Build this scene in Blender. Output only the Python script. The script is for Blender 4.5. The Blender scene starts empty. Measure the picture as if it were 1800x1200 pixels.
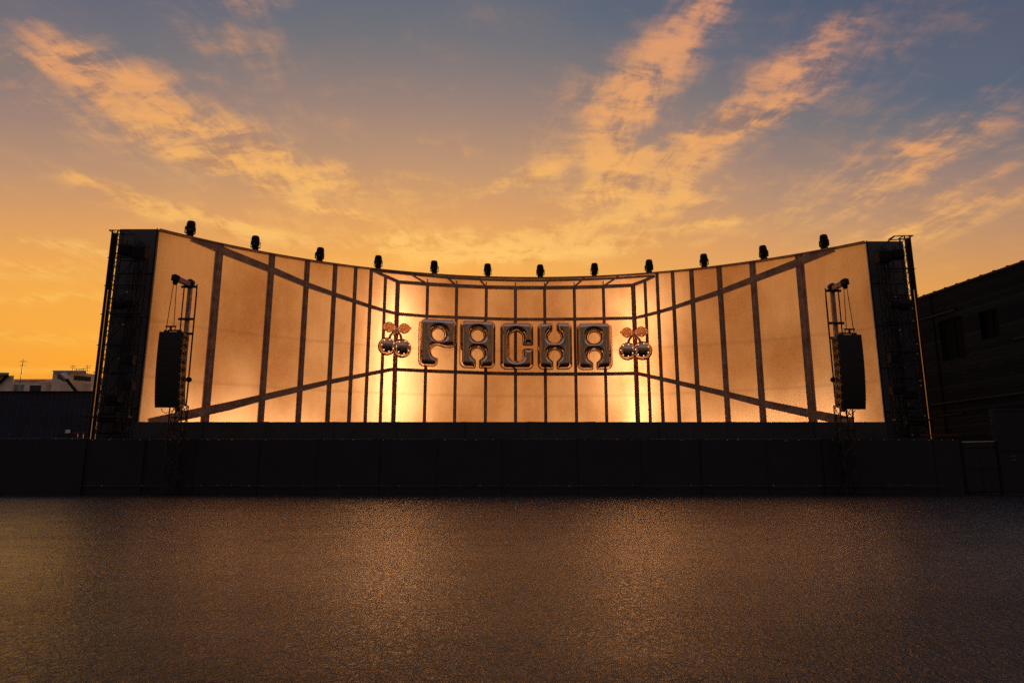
import bpy, math, random
import numpy as np
from mathutils import Vector, Matrix, Quaternion
random.seed(7)
PI = math.pi
sc = bpy.context.scene
COL = sc.collection

# ------------------------------------------------------------------ camera model
F, HOR, CX, CY, CAMH = 1190.0, 832.0, 900.0, 600.0, 0.93
PITCH = math.atan((HOR - CY) / F)
def ray(px, py):
    x = (px - CX) / F; y = -(py - CY) / F
    return Vector((x, math.cos(PITCH) - y * math.sin(PITCH), math.sin(PITCH) + y * math.cos(PITCH)))
def at_y(px, py, Y):                       # the point at depth Y seen at a photo pixel
    d = ray(px, py); p = d * (Y / d.y); p.z += CAMH; return p
def at_z(px, py, z):
    d = ray(px, py); p = d * ((z - CAMH) / d.z); p.z += CAMH; return p

cam = bpy.data.objects.new('camera', bpy.data.cameras.new('camera')); COL.objects.link(cam)
cam.location = (0, 0, CAMH); cam.rotation_euler = (PI / 2 + PITCH, 0, 0)
cam.data.sensor_width = 36; cam.data.lens = 36 * F / 1800; cam.data.clip_end = 5000; cam.data.clip_start = 0.05
sc.camera = cam

# ------------------------------------------------------------------ helpers
def lin(*c): return tuple((v / 255 / 12.92 if v / 255 <= .04045 else ((v / 255 + .055) / 1.055) ** 2.4) for v in c)

class NB:                                   # tiny node-expression builder
    def __init__(s, nt): s.nt = nt
    def node(s, t, **kw):
        n = s.nt.nodes.new(t)
        for k, v in kw.items(): setattr(n, k, v)
        return n
    def put(s, sock, v):
        if hasattr(v, 'is_linked'): s.nt.links.new(v, sock)
        elif v is not None: sock.default_value = v
    def m(s, op, a, b=None, c=None, clamp=False):
        n = s.node('ShaderNodeMath', operation=op, use_clamp=clamp)
        for i, v in enumerate((a, b, c)):
            if v is not None: s.put(n.inputs[i], v)
        return n.outputs[0]
    def maprange(s, v, a, b, c=0., d=1., smooth=True):
        n = s.node('ShaderNodeMapRange', interpolation_type='SMOOTHSTEP' if smooth else 'LINEAR')
        s.put(n.inputs['Value'], v)
        for k, q in zip(('From Min', 'From Max', 'To Min', 'To Max'), (a, b, c, d)): s.put(n.inputs[k], q)
        return n.outputs['Result']
    def mix(s, f, a, b, blend='MIX'):
        n = s.node('ShaderNodeMix', data_type='RGBA', blend_type=blend)
        s.put(n.inputs[0], f); s.put(n.inputs[6], a if hasattr(a, 'is_linked') else (*a, 1)[:4]); s.put(n.inputs[7], b if hasattr(b, 'is_linked') else (*b, 1)[:4])
        return n.outputs[2]
    def ramp(s, f, stops):
        n = s.node('ShaderNodeValToRGB'); e = n.color_ramp.elements
        while len(e) < len(stops): e.new(0.5)
        for el, (p, c) in zip(e, stops): el.position = p; el.color = (*c, 1)[:4]
        s.put(n.inputs[0], f); return n.outputs[0]
    def noise(s, vec, scale, detail=3., rough=.5, dist=0., lac=2.):
        n = s.node('ShaderNodeTexNoise'); s.put(n.inputs['Vector'], vec)
        for k, v in (('Scale', scale), ('Detail', detail), ('Roughness', rough), ('Distortion', dist), ('Lacunarity', lac)): s.put(n.inputs[k], v)
        return n.outputs['Fac']
    def mapping(s, vec, scale=(1, 1, 1), loc=(0, 0, 0), rot=(0, 0, 0)):
        n = s.node('ShaderNodeMapping'); s.put(n.inputs['Vector'], vec)
        n.inputs['Scale'].default_value = scale; n.inputs['Location'].default_value = loc; n.inputs['Rotation'].default_value = rot
        return n.outputs[0]
    def xyz(s, v):
        n = s.node('ShaderNodeSeparateXYZ'); s.put(n.inputs[0], v); return n.outputs
    def comb(s, x, y, z):
        n = s.node('ShaderNodeCombineXYZ')
        for i, v in enumerate((x, y, z)): s.put(n.inputs[i], v)
        return n.outputs[0]
    def bump(s, h, strength=.3, dist=.02, normal=None):
        n = s.node('ShaderNodeBump'); s.put(n.inputs['Height'], h); s.put(n.inputs['Strength'], strength); s.put(n.inputs['Distance'], dist)
        if normal is not None: s.put(n.inputs['Normal'], normal)
        return n.outputs[0]

def material(name):
    m = bpy.data.materials.new(name); m.use_nodes = True
    b = NB(m.node_tree); bs = m.node_tree.nodes['Principled BSDF']
    return m, b, bs
def plain(name, col, rough=.6, metal=0., var=.25, scale=3., bump=.15, rvar=.1, spec=.5, stretch=(1, 1, 1)):
    m, b, bs = material(name)
    tc = b.node('ShaderNodeTexCoord').outputs['Object']; v = b.mapping(tc, stretch)
    n = b.noise(v, scale, 5., .6)
    lo = tuple(c * (1 - var) for c in col); hi = tuple(min(1, c * (1 + var)) for c in col)
    b.put(bs.inputs['Base Color'], b.mix(b.maprange(n, .3, .7), lo, hi))
    b.put(bs.inputs['Roughness'], b.maprange(n, .3, .7, max(.02, rough - rvar), min(1, rough + rvar)))
    bs.inputs['Metallic'].default_value = metal; bs.inputs['Specular IOR Level'].default_value = spec
    if bump: b.put(bs.inputs['Normal'], b.bump(b.noise(v, scale * 6, 3.), bump, .01))
    return m

class MB:                                   # collects shapes, links them as ONE mesh object
    def __init__(s): s.v = []; s.f = []; s.smooth = set()
    def add(s, vs, fs, smooth=False):
        o = len(s.v); s.v += [Vector(p) for p in vs]
        for f in fs:
            if smooth: s.smooth.add(len(s.f))
            s.f.append(tuple(i + o for i in f))
        return s
    def hexa(s, p):                         # 8 points: bottom ring 0-3, top ring 4-7
        return s.add(p, [(3, 2, 1, 0), (4, 5, 6, 7), (0, 1, 5, 4), (1, 2, 6, 5), (2, 3, 7, 6), (3, 0, 4, 7)])
    def box(s, x0, x1, y0, y1, z0, z1, M=None, bev=0.):
        if bev:
            ring = lambda x0, x1, y0, y1, z: [(x0, y0, z), (x1, y0, z), (x1, y1, z), (x0, y1, z)]
            b = bev; c = []
            for (x, y, z) in [(i, j, k) for k in (0, 1) for j in (0, 1) for i in (0, 1)]: pass
            rings = []
            def oct(z, ins):
                X0, X1, Y0, Y1 = x0 + ins, x1 - ins, y0 + ins, y1 - ins; q = b
                return [(X0 + q, Y0, z), (X1 - q, Y0, z), (X1, Y0 + q, z), (X1, Y1 - q, z), (X1 - q, Y1, z), (X0 + q, Y1, z), (X0, Y1 - q, z), (X0, Y0 + q, z)]
            rs = [oct(z0, b), oct(z0 + b, 0), oct(z1 - b, 0), oct(z1, b)]
            pts = [Vector(p) for r in rs for p in r]
            if M: pts = [M @ p for p in pts]
            fs = [tuple(range(7, -1, -1)), tuple(range(24, 32))]
            for k in range(3):
                for i in range(8):
                    j = (i + 1) % 8; fs.append((k * 8 + i, k * 8 + j, k * 8 + 8 + j, k * 8 + 8 + i))
            return s.add(pts, fs)
        p = [Vector(q) for q in ((x0, y0, z0), (x1, y0, z0), (x1, y1, z0), (x0, y1, z0), (x0, y0, z1), (x1, y0, z1), (x1, y1, z1), (x0, y1, z1))]
        if M: p = [M @ q for q in p]
        return s.hexa(p)
    def tube(s, p, q, r, n=8, r2=None, caps=True):
        p, q = Vector(p), Vector(q); d = (q - p).normalized()
        u = d.orthogonal().normalized(); w = d.cross(u); r2 = r if r2 is None else r2
        vs = [p + (u * math.cos(2 * PI * i / n) + w * math.sin(2 * PI * i / n)) * r for i in range(n)] + \
             [q + (u * math.cos(2 * PI * i / n) + w * math.sin(2 * PI * i / n)) * r2 for i in range(n)]
        s.add(vs, [(i, (i + 1) % n, n + (i + 1) % n, n + i) for i in range(n)], True)
        if caps: s.add(vs, [tuple(range(n - 1, -1, -1)), tuple(range(n, 2 * n))])
        return s
    def path(s, pts, r, n=8):
        for a, b in zip(pts, pts[1:]): s.tube(a, b, r, n)
        return s
    def lathe(s, prof, n=20, M=None, caps=True):   # prof: (radius, z)
        vs = [Vector((r * math.cos(2 * PI * i / n), r * math.sin(2 * PI * i / n), z)) for r, z in prof for i in range(n)]
        if M: vs = [M @ v for v in vs]
        fs = [(k * n + i, k * n + (i + 1) % n, (k + 1) * n + (i + 1) % n, (k + 1) * n + i) for k in range(len(prof) - 1) for i in range(n)]
        s.add(vs, fs, True)
        if caps: s.add(vs, [tuple(range(n - 1, -1, -1)), tuple(range((len(prof) - 1) * n, len(prof) * n))])
        return s
    def build(s, name, mat, parent=None, origin=None):
        me = bpy.data.meshes.new(name)
        o_ = Vector(origin) if origin is not None else (Vector(parent.location) if parent is not None and parent.type == 'EMPTY' else Vector((0, 0, 0)))
        me.from_pydata([tuple(p - o_) for p in s.v], [], s.f)
        for i, poly in enumerate(me.polygons): poly.use_smooth = i in s.smooth
        me.materials.append(mat); me.validate(); me.update()
        o = bpy.data.objects.new(name, me); COL.objects.link(o)
        if parent is not None: o.parent = parent
        elif origin is not None: o.location = o_
        return o

def tag(o, label=None, cat=None, group=None, kind=None):
    for k, v in (('label', label), ('category', cat), ('group', group), ('kind', kind)):
        if v: o[k] = v
    return o
def thing(name, loc, label, cat, group=None):
    o = bpy.data.objects.new(name, None); COL.objects.link(o); o.location = loc; o.empty_display_size = .3
    return tag(o, label, cat, group)
def copy_tree(o, parent=None):
    c = o.copy(); COL.objects.link(c); c.parent = parent
    for ch in [x for x in bpy.data.objects if x.parent == o]: copy_tree(ch, c)
    return c

# ------------------------------------------------------------------ materials
M_FRAME = plain('brown_steel', (.42, .26, .17), .42, .1, .3, 2., .1)
M_BLACK = plain('black_paint', (.010, .010, .012), .6, 0, .3, 4., .1, spec=.2)
M_DARKWALL = plain('dark_blue_board', (.070, .080, .108), .6, 0, .25, .7, .1)
M_SCRIM = plain('black_scrim', (.030, .036, .047), .85, 0, .12, 1.2, .4, spec=.2)
M_SCRIM2 = plain('grey_black_scrim', (.062, .066, .074), .85, 0, .18, 1.0, .4, spec=.2)
M_ALU = plain('scuffed_aluminium', (.5, .46, .42), .32, 1., .2, 5., .1)
M_TUBE = plain('dark_steel_tube', (.05, .045, .042), .4, .8, .3, 5., .1)
M_TIE = plain('pale_plastic', (.6, .56, .5), .3, 0, .1, 5., 0)
M_RED = plain('red_paint', (.16, .012, .01), .5, 0, .2, 5., .1)
M_BRONZE = plain('bronze_paint', (.86, .52, .29), .3, .1, .15, 6., .05)
M_CORR = plain('navy_sheet_steel', (.026, .042, .085), .5, .2, .3, .8, .1)
M_RENDER = plain('white_render', (.86, .80, .74), .85, 0, .12, .8, .3)
M_RENDER_SUNLIT = plain('peach_render', (.86, .66, .50), .85, 0, .12, .8, .3)  # white render with the orange sunset light put into its colour
M_GLASS = plain('dark_glass', (.03, .04, .05), .12, 0, .2, 1., 0)
M_BLIND = plain('blue_grey_blind', (.30, .34, .38), .6, 0, .15, 3., .1)
M_CABLE = plain('steel_cable', (.10, .07, .05), .4, .6, .2, 8., 0)
M_SPKSIDE = plain('speaker_paint', (.045, .038, .034), .45, 0, .2, 6., .2)
M_GRILLE = plain('speaker_grille', (.012, .013, .017), .6, 0, .3, 30., .5)

def chrome(name, col, rough):
    m, b, bs = material(name)
    tc = b.node('ShaderNodeTexCoord').outputs['Object']
    n = b.noise(tc, 1.3, 3.)
    b.put(bs.inputs['Base Color'], b.mix(n, tuple(c * .9 for c in col), col))
    b.put(bs.inputs['Roughness'], b.maprange(b.noise(tc, 4., 5.), .3, .7, rough * .7, rough * 1.3))
    bs.inputs['Metallic'].default_value = 1.
    b.put(bs.inputs['Normal'], b.bump(n, .08, .05))
    return m
M_CHROME = chrome('rose_chrome', (.92, .71, .55), .03)
M_CHERRY = chrome('dark_copper_chrome', (.72, .50, .36), .14)

def emissive(name, col, s):
    m, b, bs = material(name)
    bs.inputs['Base Color'].default_value = (*col, 1)
    bs.inputs['Emission Color'].default_value = (*col, 1); bs.inputs['Emission Strength'].default_value = s
    n = b.noise(b.node('ShaderNodeTexCoord').outputs['Object'], 20.); b.put(bs.inputs['Roughness'], b.maprange(n, 0, 1, .2, .5))
    return m
M_VOID = plain('matt_black_timber', (.006, .006, .007), .8, 0, .3, 3., .1, spec=.05)
M_BACK = plain('dark_brown_outline', (.05, .028, .018), .5, 0, .2, 5., .1)  # for added outlines round the letters and cherries
M_ROPE = emissive('amber_glow_tube', (1., .40, .10), .17)  # orange light caught by a plain tube, put in as emission
M_BULB = emissive('warm_bulb', (1., .80, .58), 1.3)

def membrane():
    m, b, bs = material('frosted_amber_sheet')
    nt = m.node_tree
    tc = b.node('ShaderNodeTexCoord').outputs['Object']
    big = b.noise(b.mapping(tc, (1, 1, .7)), .23, 5., .55)
    brush = b.noise(b.mapping(tc, (14, 14, .5)), 1., 4., .6)
    fine = b.noise(tc, 9., 4., .65)
    z = b.xyz(tc)[2]
    wob = b.m('MULTIPLY', b.m('SUBTRACT', b.noise(tc, .5, 2.), .5), .15)
    zz = b.m('ADD', z, wob)
    seam = None
    for h in (5.9, 8.9):                   # faint horizontal welds between sheet lengths
        d = b.m('ABSOLUTE', b.m('SUBTRACT', zz, h)); s = b.maprange(d, .03, .16, .16, 0.)
        seam = s if seam is None else b.m('ADD', seam, s)
    c = b.mix(b.maprange(big, .32, .68), (.50, .24, .088), (.93, .61, .33))
    oi = b.node('ShaderNodeObjectInfo').outputs['Random']
    c = b.mix(b.maprange(oi, 0., 1., 0., .35, False), c, (.52, .27, .11))
    c = b.mix(b.maprange(brush, .25, .75, 0., .22), c, (.50, .26, .10))
    c = b.mix(b.maprange(fine, .35, .75, 0., .16), c, (.95, .68, .42))
    c = b.mix(seam, c, (.16, .08, .04))
    tr = b.node('ShaderNodeBsdfTranslucent'); b.put(tr.inputs['Color'], c)
    bn = b.bump(b.m('ADD', brush, b.m('MULTIPLY', fine, .5)), .25, .01)
    wr = b.noise(b.mapping(tc, (.9, .9, .35)), 1., 4., .55, 1.2)
    b.put(tr.inputs['Normal'], b.bump(wr, .10, .12))
    b.put(bs.inputs['Base Color'], b.mix(.5, c, (.25, .15, .09))); bs.inputs['Roughness'].default_value = .38
    b.put(bs.inputs['Normal'], bn)
    mx = b.node('ShaderNodeMixShader'); mx.inputs[0].default_value = .72
    nt.links.new(bs.outputs[0], mx.inputs[1]); nt.links.new(tr.outputs[0], mx.inputs[2])
    nt.links.new(mx.outputs[0], nt.nodes['Material Output'].inputs['Surface'])
    return m
M_SHEET = membrane()

def acrylic():
    m, b, bs = material('amber_acrylic'); nt = m.node_tree
    n = b.noise(b.node('ShaderNodeTexCoord').outputs['Object'], 3., 4.)
    tr = b.node('ShaderNodeBsdfTranslucent'); b.put(tr.inputs['Color'], b.mix(n, (.86, .62, .44), (.95, .76, .58)))
    bs.inputs['Base Color'].default_value = (.5, .3, .17, 1); b.put(bs.inputs['Roughness'], b.maprange(n, .3, .7, .2, .35))
    mx = b.node('ShaderNodeMixShader'); mx.inputs[0].default_value = .78
    nt.links.new(bs.outputs[0], mx.inputs[1]); nt.links.new(tr.outputs[0], mx.inputs[2]); nt.links.new(mx.outputs[0], nt.nodes['Material Output'].inputs['Surface'])
    return m
M_LEAF = acrylic()

def ground_mat():
    m, b, bs = material('damp_asphalt')
    tc = b.node('ShaderNodeTexCoord').outputs['Object']
    def ridge(vec, sc_, det, dist, w):
        q_ = b.m('ABSOLUTE', b.m('SUBTRACT', b.noise(vec, sc_, det, .5, dist), .5)); return b.maprange(q_, 0., w, 1., 0.)
    worm = ridge(b.mapping(tc, (12., 6.5, 1)), 1., 2., .5, .075)
    fine = ridge(b.mapping(tc, (30., 17., 1)), 1., 2., .4, .09)
    vo = b.node('ShaderNodeTexVoronoi'); b.put(vo.inputs['Vector'], b.mapping(tc, (75., 50., 1))); vo.inputs['Scale'].default_value = 1.
    stone = vo.outputs['Distance']; tint = b.xyz(vo.outputs['Color'])[0]
    grit = b.noise(tc, 120., 2., .6)
    mid = b.noise(b.mapping(tc, (.9, 1.6, 1)), 1.6, 5., .6, .3)
    big = b.noise(b.mapping(tc, (.7, .9, 1)), .35, 5., .6, .3)
    lane = b.noise(b.mapping(tc, (.10, 1.9, 1)), 1., 5., .65, .2)
    h = b.m('ADD', b.m('MULTIPLY', worm, .9), b.m('ADD', b.m('MULTIPLY', fine, .5), b.m('ADD', b.m('MULTIPLY', stone, -.22), b.m('MULTIPLY', grit, .12))))
    col = b.mix(b.maprange(tint, .1, .95), (.009, .0088, .009), (.034, .032, .031))
    col = b.mix(b.m('MULTIPLY', worm, .4), col, (.048, .043, .040))
    col = b.mix(b.maprange(big, .35, .65, 0., .6), col, (.010, .010, .011))
    b.put(bs.inputs['Base Color'], col)
    r = b.m('ADD', b.maprange(big, .3, .7, .30, .46), b.maprange(tint, 0., 1., -.06, .10))
    b.put(bs.inputs['Roughness'], r)
    b.put(bs.inputs['Specular IOR Level'], b.maprange(lane, .3, .7, .34, .16))
    oy = b.xyz(tc)[1]
    damp = b.maprange(b.m('ADD', oy, b.m('MULTIPLY', b.m('SUBTRACT', big, .5), 9.)), 1.5, 9., .08, 1.)   # damp film, thinned towards the camera to put in a darker foreground
    ox = b.m('ABSOLUTE', b.m('SUBTRACT', b.xyz(tc)[0], .4))
    damp = b.m('MULTIPLY', damp, b.maprange(b.m('ADD', ox, b.m('MULTIPLY', b.m('SUBTRACT', big, .5), 8.)), 6., 13., 1., .25))  # film also thinned at both sides, to darken the ground there
    b.put(bs.inputs['Coat Weight'], damp); bs.inputs['Coat IOR'].default_value = 2.4
    b.put(bs.inputs['Coat Roughness'], b.m('ADD', b.maprange(mid, .3, .7, .13, .19), b.maprange(lane, .35, .65, -.015, .03)))
    n1 = b.bump(b.m('ADD', mid, b.m('MULTIPLY', lane, .3)), .04, .05)
    b.put(bs.inputs['Normal'], b.bump(h, .8, .014, n1))
    nc = b.bump(b.m('ADD', mid, b.m('MULTIPLY', lane, .25)), .016, .05)
    b.put(bs.inputs['Coat Normal'], b.bump(b.m('ADD', b.m('MULTIPLY', worm, .9), b.m('ADD', b.m('MULTIPLY', fine, .5), b.m('ADD', b.m('MULTIPLY', stone, -.18), b.m('MULTIPLY', grit, .1)))), .27, .012, nc))
    return m
M_GROUND = ground_mat()

def plank_mat():
    m, b, bs = material('charcoal_boarding')
    tc = b.node('ShaderNodeTexCoord').outputs['Object']
    z = b.xyz(tc)[2]
    fr = b.m('FRACT', b.m('MULTIPLY', z, 1 / .24))
    row = b.m('FLOOR', b.m('MULTIPLY', z, 1 / .24))
    wn = b.node('ShaderNodeTexWhiteNoise', noise_dimensions='1D'); b.put(wn.inputs['W'], row)
    n = b.noise(b.mapping(tc, (.6, .6, 6)), 1., 5., .65)
    t = b.m('MULTIPLY', b.m('ADD', wn.outputs['Value'], n), .5)
    c = b.mix(b.maprange(t, .25, .75), (.010, .013, .018), (.020, .024, .031))
    b.put(bs.inputs['Base Color'], c); bs.inputs['Roughness'].default_value = .8; bs.inputs['Specular IOR Level'].default_value = .03
    b.put(bs.inputs['Normal'], b.bump(b.m('ADD', b.maprange(fr, 0., .12), b.m('MULTIPLY', n, .4)), .9, .03))
    return m
M_PLANK = plank_mat()

# ------------------------------------------------------------------ sky
SUN_EL, SUN_AZ = math.radians(5.0), math.radians(-4.0)      # azimuth from +Y, positive to the right
def build_world():
    w = bpy.data.worlds.new('World'); sc.world = w; w.use_nodes = True
    nt = w.node_tree; b = NB(nt)
    for n in list(nt.nodes): nt.nodes.remove(n)
    d = b.node('ShaderNodeTexCoord').outputs['Generated']
    x, y, z = b.xyz(d)
    hl = b.m('SQRT', b.m('ADD', b.m('MULTIPLY', x, x), b.m('MULTIPLY', y, y)))
    sx = b.m('DIVIDE', x, b.m('MAXIMUM', hl, .02)); cy = b.m('DIVIDE', y, b.m('MAXIMUM', hl, .02))
    zp = b.m('MAXIMUM', z, 0.)
    fac = b.m('ADD', b.m('ADD', 1., b.m('MULTIPLY', sx, .21)), b.m('MULTIPLY', b.m('MULTIPLY', sx, sx), .93))
    zz = b.m('MULTIPLY', zp, fac)
    base = b.ramp(zz, [(0., lin(243, 140, 14)), (.12, lin(252, 160, 26)), (.20, lin(252, 171, 56)), (.30, lin(240, 168, 78)), (.36, lin(220, 157, 94)),
                       (.43, lin(184, 143, 112)), (.50, lin(148, 126, 118)), (.57, lin(110, 111, 118)), (.63, lin(84, 99, 119)), (.76, lin(64, 86, 112)), (1., lin(70, 90, 122))])
    # right-hand low sky is duller
    base = b.mix(b.m('MULTIPLY', b.maprange(sx, .30, .75), b.maprange(zp, .42, .1, 0., .55)), base, lin(176, 118, 76))
    back = b.ramp(zp, [(0., lin(66, 54, 50)), (.24, lin(46, 39, 38)), (.42, lin(58, 52, 53)), (.60, lin(138, 122, 120)), (.8, lin(122, 114, 124)), (1., lin(110, 120, 145))])  # sky behind the camera; bright upper band added for highlights on the letters
    base = b.mix(b.maprange(cy, .35, -.45), base, back)
    # ---- clouds: streaks live on a flat cloud layer (x/z, y/z)
    zc = b.m('MAXIMUM', z, .03)
    u = b.m('DIVIDE', x, zc); v = b.m('DIVIDE', y, zc)
    pl = b.comb(u, v, 0.)
    wp = b.noise(b.mapping(pl, (2.5, 1.5, 1)), 1., 3., .5)
    pw = b.comb(b.m('ADD', u, b.m('MULTIPLY', b.m('SUBTRACT', wp, .5), .35)), v, 3.7)
    st = b.noise(b.mapping(pw, (3.8, .95, 1)), 1., 8., .62, .1)
    fib = b.noise(b.mapping(pw, (15., 3.2, 1)), 1., 7., .68, .15)
    puf = b.noise(b.mapping(pl, (7., 7., 1)), 1., 7., .66, .25)
    yq = b.m('MAXIMUM', y, .02)
    tuf = b.noise(b.comb(b.m('MULTIPLY', b.m('DIVIDE', x, yq), 10.), b.m('MULTIPLY', b.m('DIVIDE', z, yq), 26.), 1.3), 1., 7., .62, .3)
    # ---- where the cloud banks lie: blobs in the gnomonic plane (x/y, z/y)
    yc = b.m('MAXIMUM', y, .02)
    gx = b.m('DIVIDE', x, yc); gz = b.m('DIVIDE', z, yc)
    def q(px, py):
        r = ray(px, py); return r.x / r.y, r.z / r.y
    blobs = [(280, 185, 210, 60, 27, .80), (215, 165, 200, 26, 35, .55), (430, 280, 240, 42, 17, .85), (250, 352, 190, 13, 19, .75), (330, 385, 240, 16, 14, .4),
             (1165, 105, 190, 52, -50, .95), (1385, 120, 150, 36, -36, .85), (1260, 238, 250, 34, -27, 1.05), (1130, 300, 110, 36, -14, .85), (1200, 352, 100, 28, -12, .7),
             (1590, 285, 190, 52, -24, .75), (1640, 395, 240, 30, -20, .7), (930, 308, 90, 20, -22, .7), (1090, 250, 80, 30, -50, .5), (1000, 190, 90, 40, -45, .25),
             (400, 70, 120, 40, 24, .28), (450, 4, 60, 24, 10, .4), (700, 330, 300, 30, 8, .26), (850, 432, 230, 26, 0, .85), (60, 470, 220, 26, 4, .45),
             (620, 400, 300, 22, 6, .3), (130, 130, 130, 16, 18, .4), (1180, 420, 200, 20, -8, .3), (60, 590, 260, 16, 2, .5), (780, 260, 140, 16, 14, .25), (110, 432, 210, 13, 8, .6), (70, 525, 220, 10, -3, .55), (110, 650, 220, 7, 0, .6), (865, 446, 150, 20, -3, .6), (985, 402, 170, 13, -8, .6), (430, 402, 170, 11, 10, .55), (560, 362, 110, 10, 14, .5), (1250, 392, 150, 9, -10, .5), (1690, 330, 140, 12, -24, .4), (680, 300, 150, 9, 10, .35)]
    mask = None
    for (px, py, L, W, ang, s) in blobs:
        a = math.radians(ang); c0 = q(px, py)
        e1 = q(px + 60 * math.cos(a), py + 60 * math.sin(a)); e2 = q(px - 60 * math.sin(a), py + 60 * math.cos(a))
        A = np.array([[e1[0] - c0[0], e2[0] - c0[0]], [e1[1] - c0[1], e2[1] - c0[1]]]) / 60.
        I = np.linalg.inv(A)
        def axis(row, div):
            return b.m('MULTIPLY_ADD', gx, I[row][0] / div, b.m('MULTIPLY_ADD', gz, I[row][1] / div, -(I[row][0] * c0[0] + I[row][1] * c0[1]) / div))
        p, r = axis(0, L), axis(1, W)
        g = b.m('MULTIPLY', b.m('EXPONENT', b.m('MULTIPLY', b.m('ADD', b.m('MULTIPLY', p, p), b.m('MULTIPLY', r, r)), -1.)), s)
        mask = g if mask is None else b.m('ADD', mask, g)
    mask = b.m('MULTIPLY', mask, b.maprange(y, .05, .3))
    tex = b.m('ADD', b.m('MULTIPLY', st, .34), b.m('ADD', b.m('MULTIPLY', fib, .26), b.m('ADD', b.m('MULTIPLY', puf, .26), b.m('MULTIPLY', tuf, .28))))
    den = b.m('ADD', b.m('MULTIPLY', mask, .43), b.m('MULTIPLY', b.m('SUBTRACT', tex, .5), b.m('ADD', 1.15, b.m('MULTIPLY', mask, 2.3))))
    cl = b.m('MULTIPLY', b.maprange(den, .07, .72), b.maprange(b.m('ADD', b.m('MULTIPLY', tuf, .5), b.m('MULTIPLY', puf, .5)), .34, .60, .5, 1.))
    cl = b.m('MULTIPLY', cl, b.maprange(z, .03, .12))
    glow = b.ramp(zz, [(0., lin(255, 176, 40)), (.2, lin(255, 190, 76)), (.32, lin(255, 198, 106)), (.42, lin(255, 187, 98)), (.52, lin(248, 171, 98)), (.66, lin(234, 158, 108)), (1., lin(170, 120, 110))])
    dark = b.mix(.5, base, b.ramp(zz, [(.2, lin(216, 122, 36)), (.45, lin(176, 104, 66))]))
    core = b.mix(b.maprange(b.m('ADD', b.m('MULTIPLY', tuf, .6), b.m('MULTIPLY', fib, .4)), .36, .54), dark, glow)
    sky = b.mix(b.m('MULTIPLY', cl, .84), base, core)
    # soft unevenness of the clear air
    sky = b.mix(b.maprange(b.noise(b.mapping(pl, (.5, .35, 1)), 1., 4., .6), .35, .7, 0., .16), sky, lin(214, 146, 100))
    ns = b.node('ShaderNodeTexSky', sky_type='NISHITA'); ns.sun_disc = False
    ns.sun_elevation = SUN_EL; ns.sun_rotation = SUN_AZ; ns.air_density = 1.4; ns.dust_density = 3.
    bg1 = b.node('ShaderNodeBackground'); b.put(bg1.inputs[0], sky); bg1.inputs[1].default_value = .97
    bg2 = b.node('ShaderNodeBackground'); b.put(bg2.inputs[0], ns.outputs[0]); bg2.inputs[1].default_value = .006
    ad = b.node('ShaderNodeAddShader'); nt.links.new(bg1.outputs[0], ad.inputs[0]); nt.links.new(bg2.outputs[0], ad.inputs[1])
    out = b.node('ShaderNodeOutputWorld'); nt.links.new(ad.outputs[0], out.inputs[0])
    w.cycles.sampling_method = 'MANUAL'; w.cycles.sample_map_resolution = 1024
build_world()

def lamp(name, kind, loc, direction, energy, color, **kw):
    l = bpy.data.lights.new(name, kind); l.energy = energy; l.color = color
    for k, v in kw.items(): setattr(l, k, v)
    o = bpy.data.objects.new(name, l); COL.objects.link(o); o.location = loc
    o.rotation_mode = 'QUATERNION'; o.rotation_quaternion = Vector(direction).to_track_quat('-Z', 'Y')
    return o
sund = Vector((math.sin(SUN_AZ) * math.cos(SUN_EL), math.cos(SUN_AZ) * math.cos(SUN_EL), math.sin(SUN_EL)))
lamp('sun', 'SUN', (0, 60, 30), -sund, 2.05, (1., .59, .27), angle=math.radians(.6))

# ------------------------------------------------------------------ ground
g = MB()
N = 24
xs = [-900, -300, -100, -40, -20, -8, 0, 8, 20, 40, 100, 300, 900]; ys = [-300, -60, -15, 0, 5, 12, 22, 32, 45, 80, 200, 1500]
g.add([(x_, y_, 0) for y_ in ys for x_ in xs], [(j * len(xs) + i, j * len(xs) + i + 1, (j + 1) * len(xs) + i + 1, (j + 1) * len(xs) + i) for j in range(len(ys) - 1) for i in range(len(xs) - 1)])
tag(g.build('ground', M_GROUND), kind='structure')

# ------------------------------------------------------------------ the curved wall
S = 44 / 42
WC = Vector((1.397 * S, 15.80 * S)); WR = 26.39 * S; ZT = CAMH + (13.298 - CAMH) * S
Z0 = 2.3
def wall_pt(th, z, off=0.):                 # off > 0 is towards the audience
    r = WR - off
    return Vector((WC.x + r * math.sin(th), WC.y + r * math.cos(th), z))
def on_wall(px, py, off=0.):
    d = ray(px, py); r = WR - off
    a = d.x ** 2 + d.y ** 2; bb = -(d.x * WC.x + d.y * WC.y); c = WC.length_squared - r * r
    t = (-bb + math.sqrt(bb * bb - a * c)) / a
    p = d * t; p.z += CAMH
    return math.atan2(p.x - WC.x, p.y - WC.y), p.z
def top_th(px, py):
    p = at_z(px, py, ZT); return math.atan2(p.x - WC.x, p.y - WC.y)
TH0, TH1 = top_th(275, 407), top_th(1520, 425)

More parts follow.
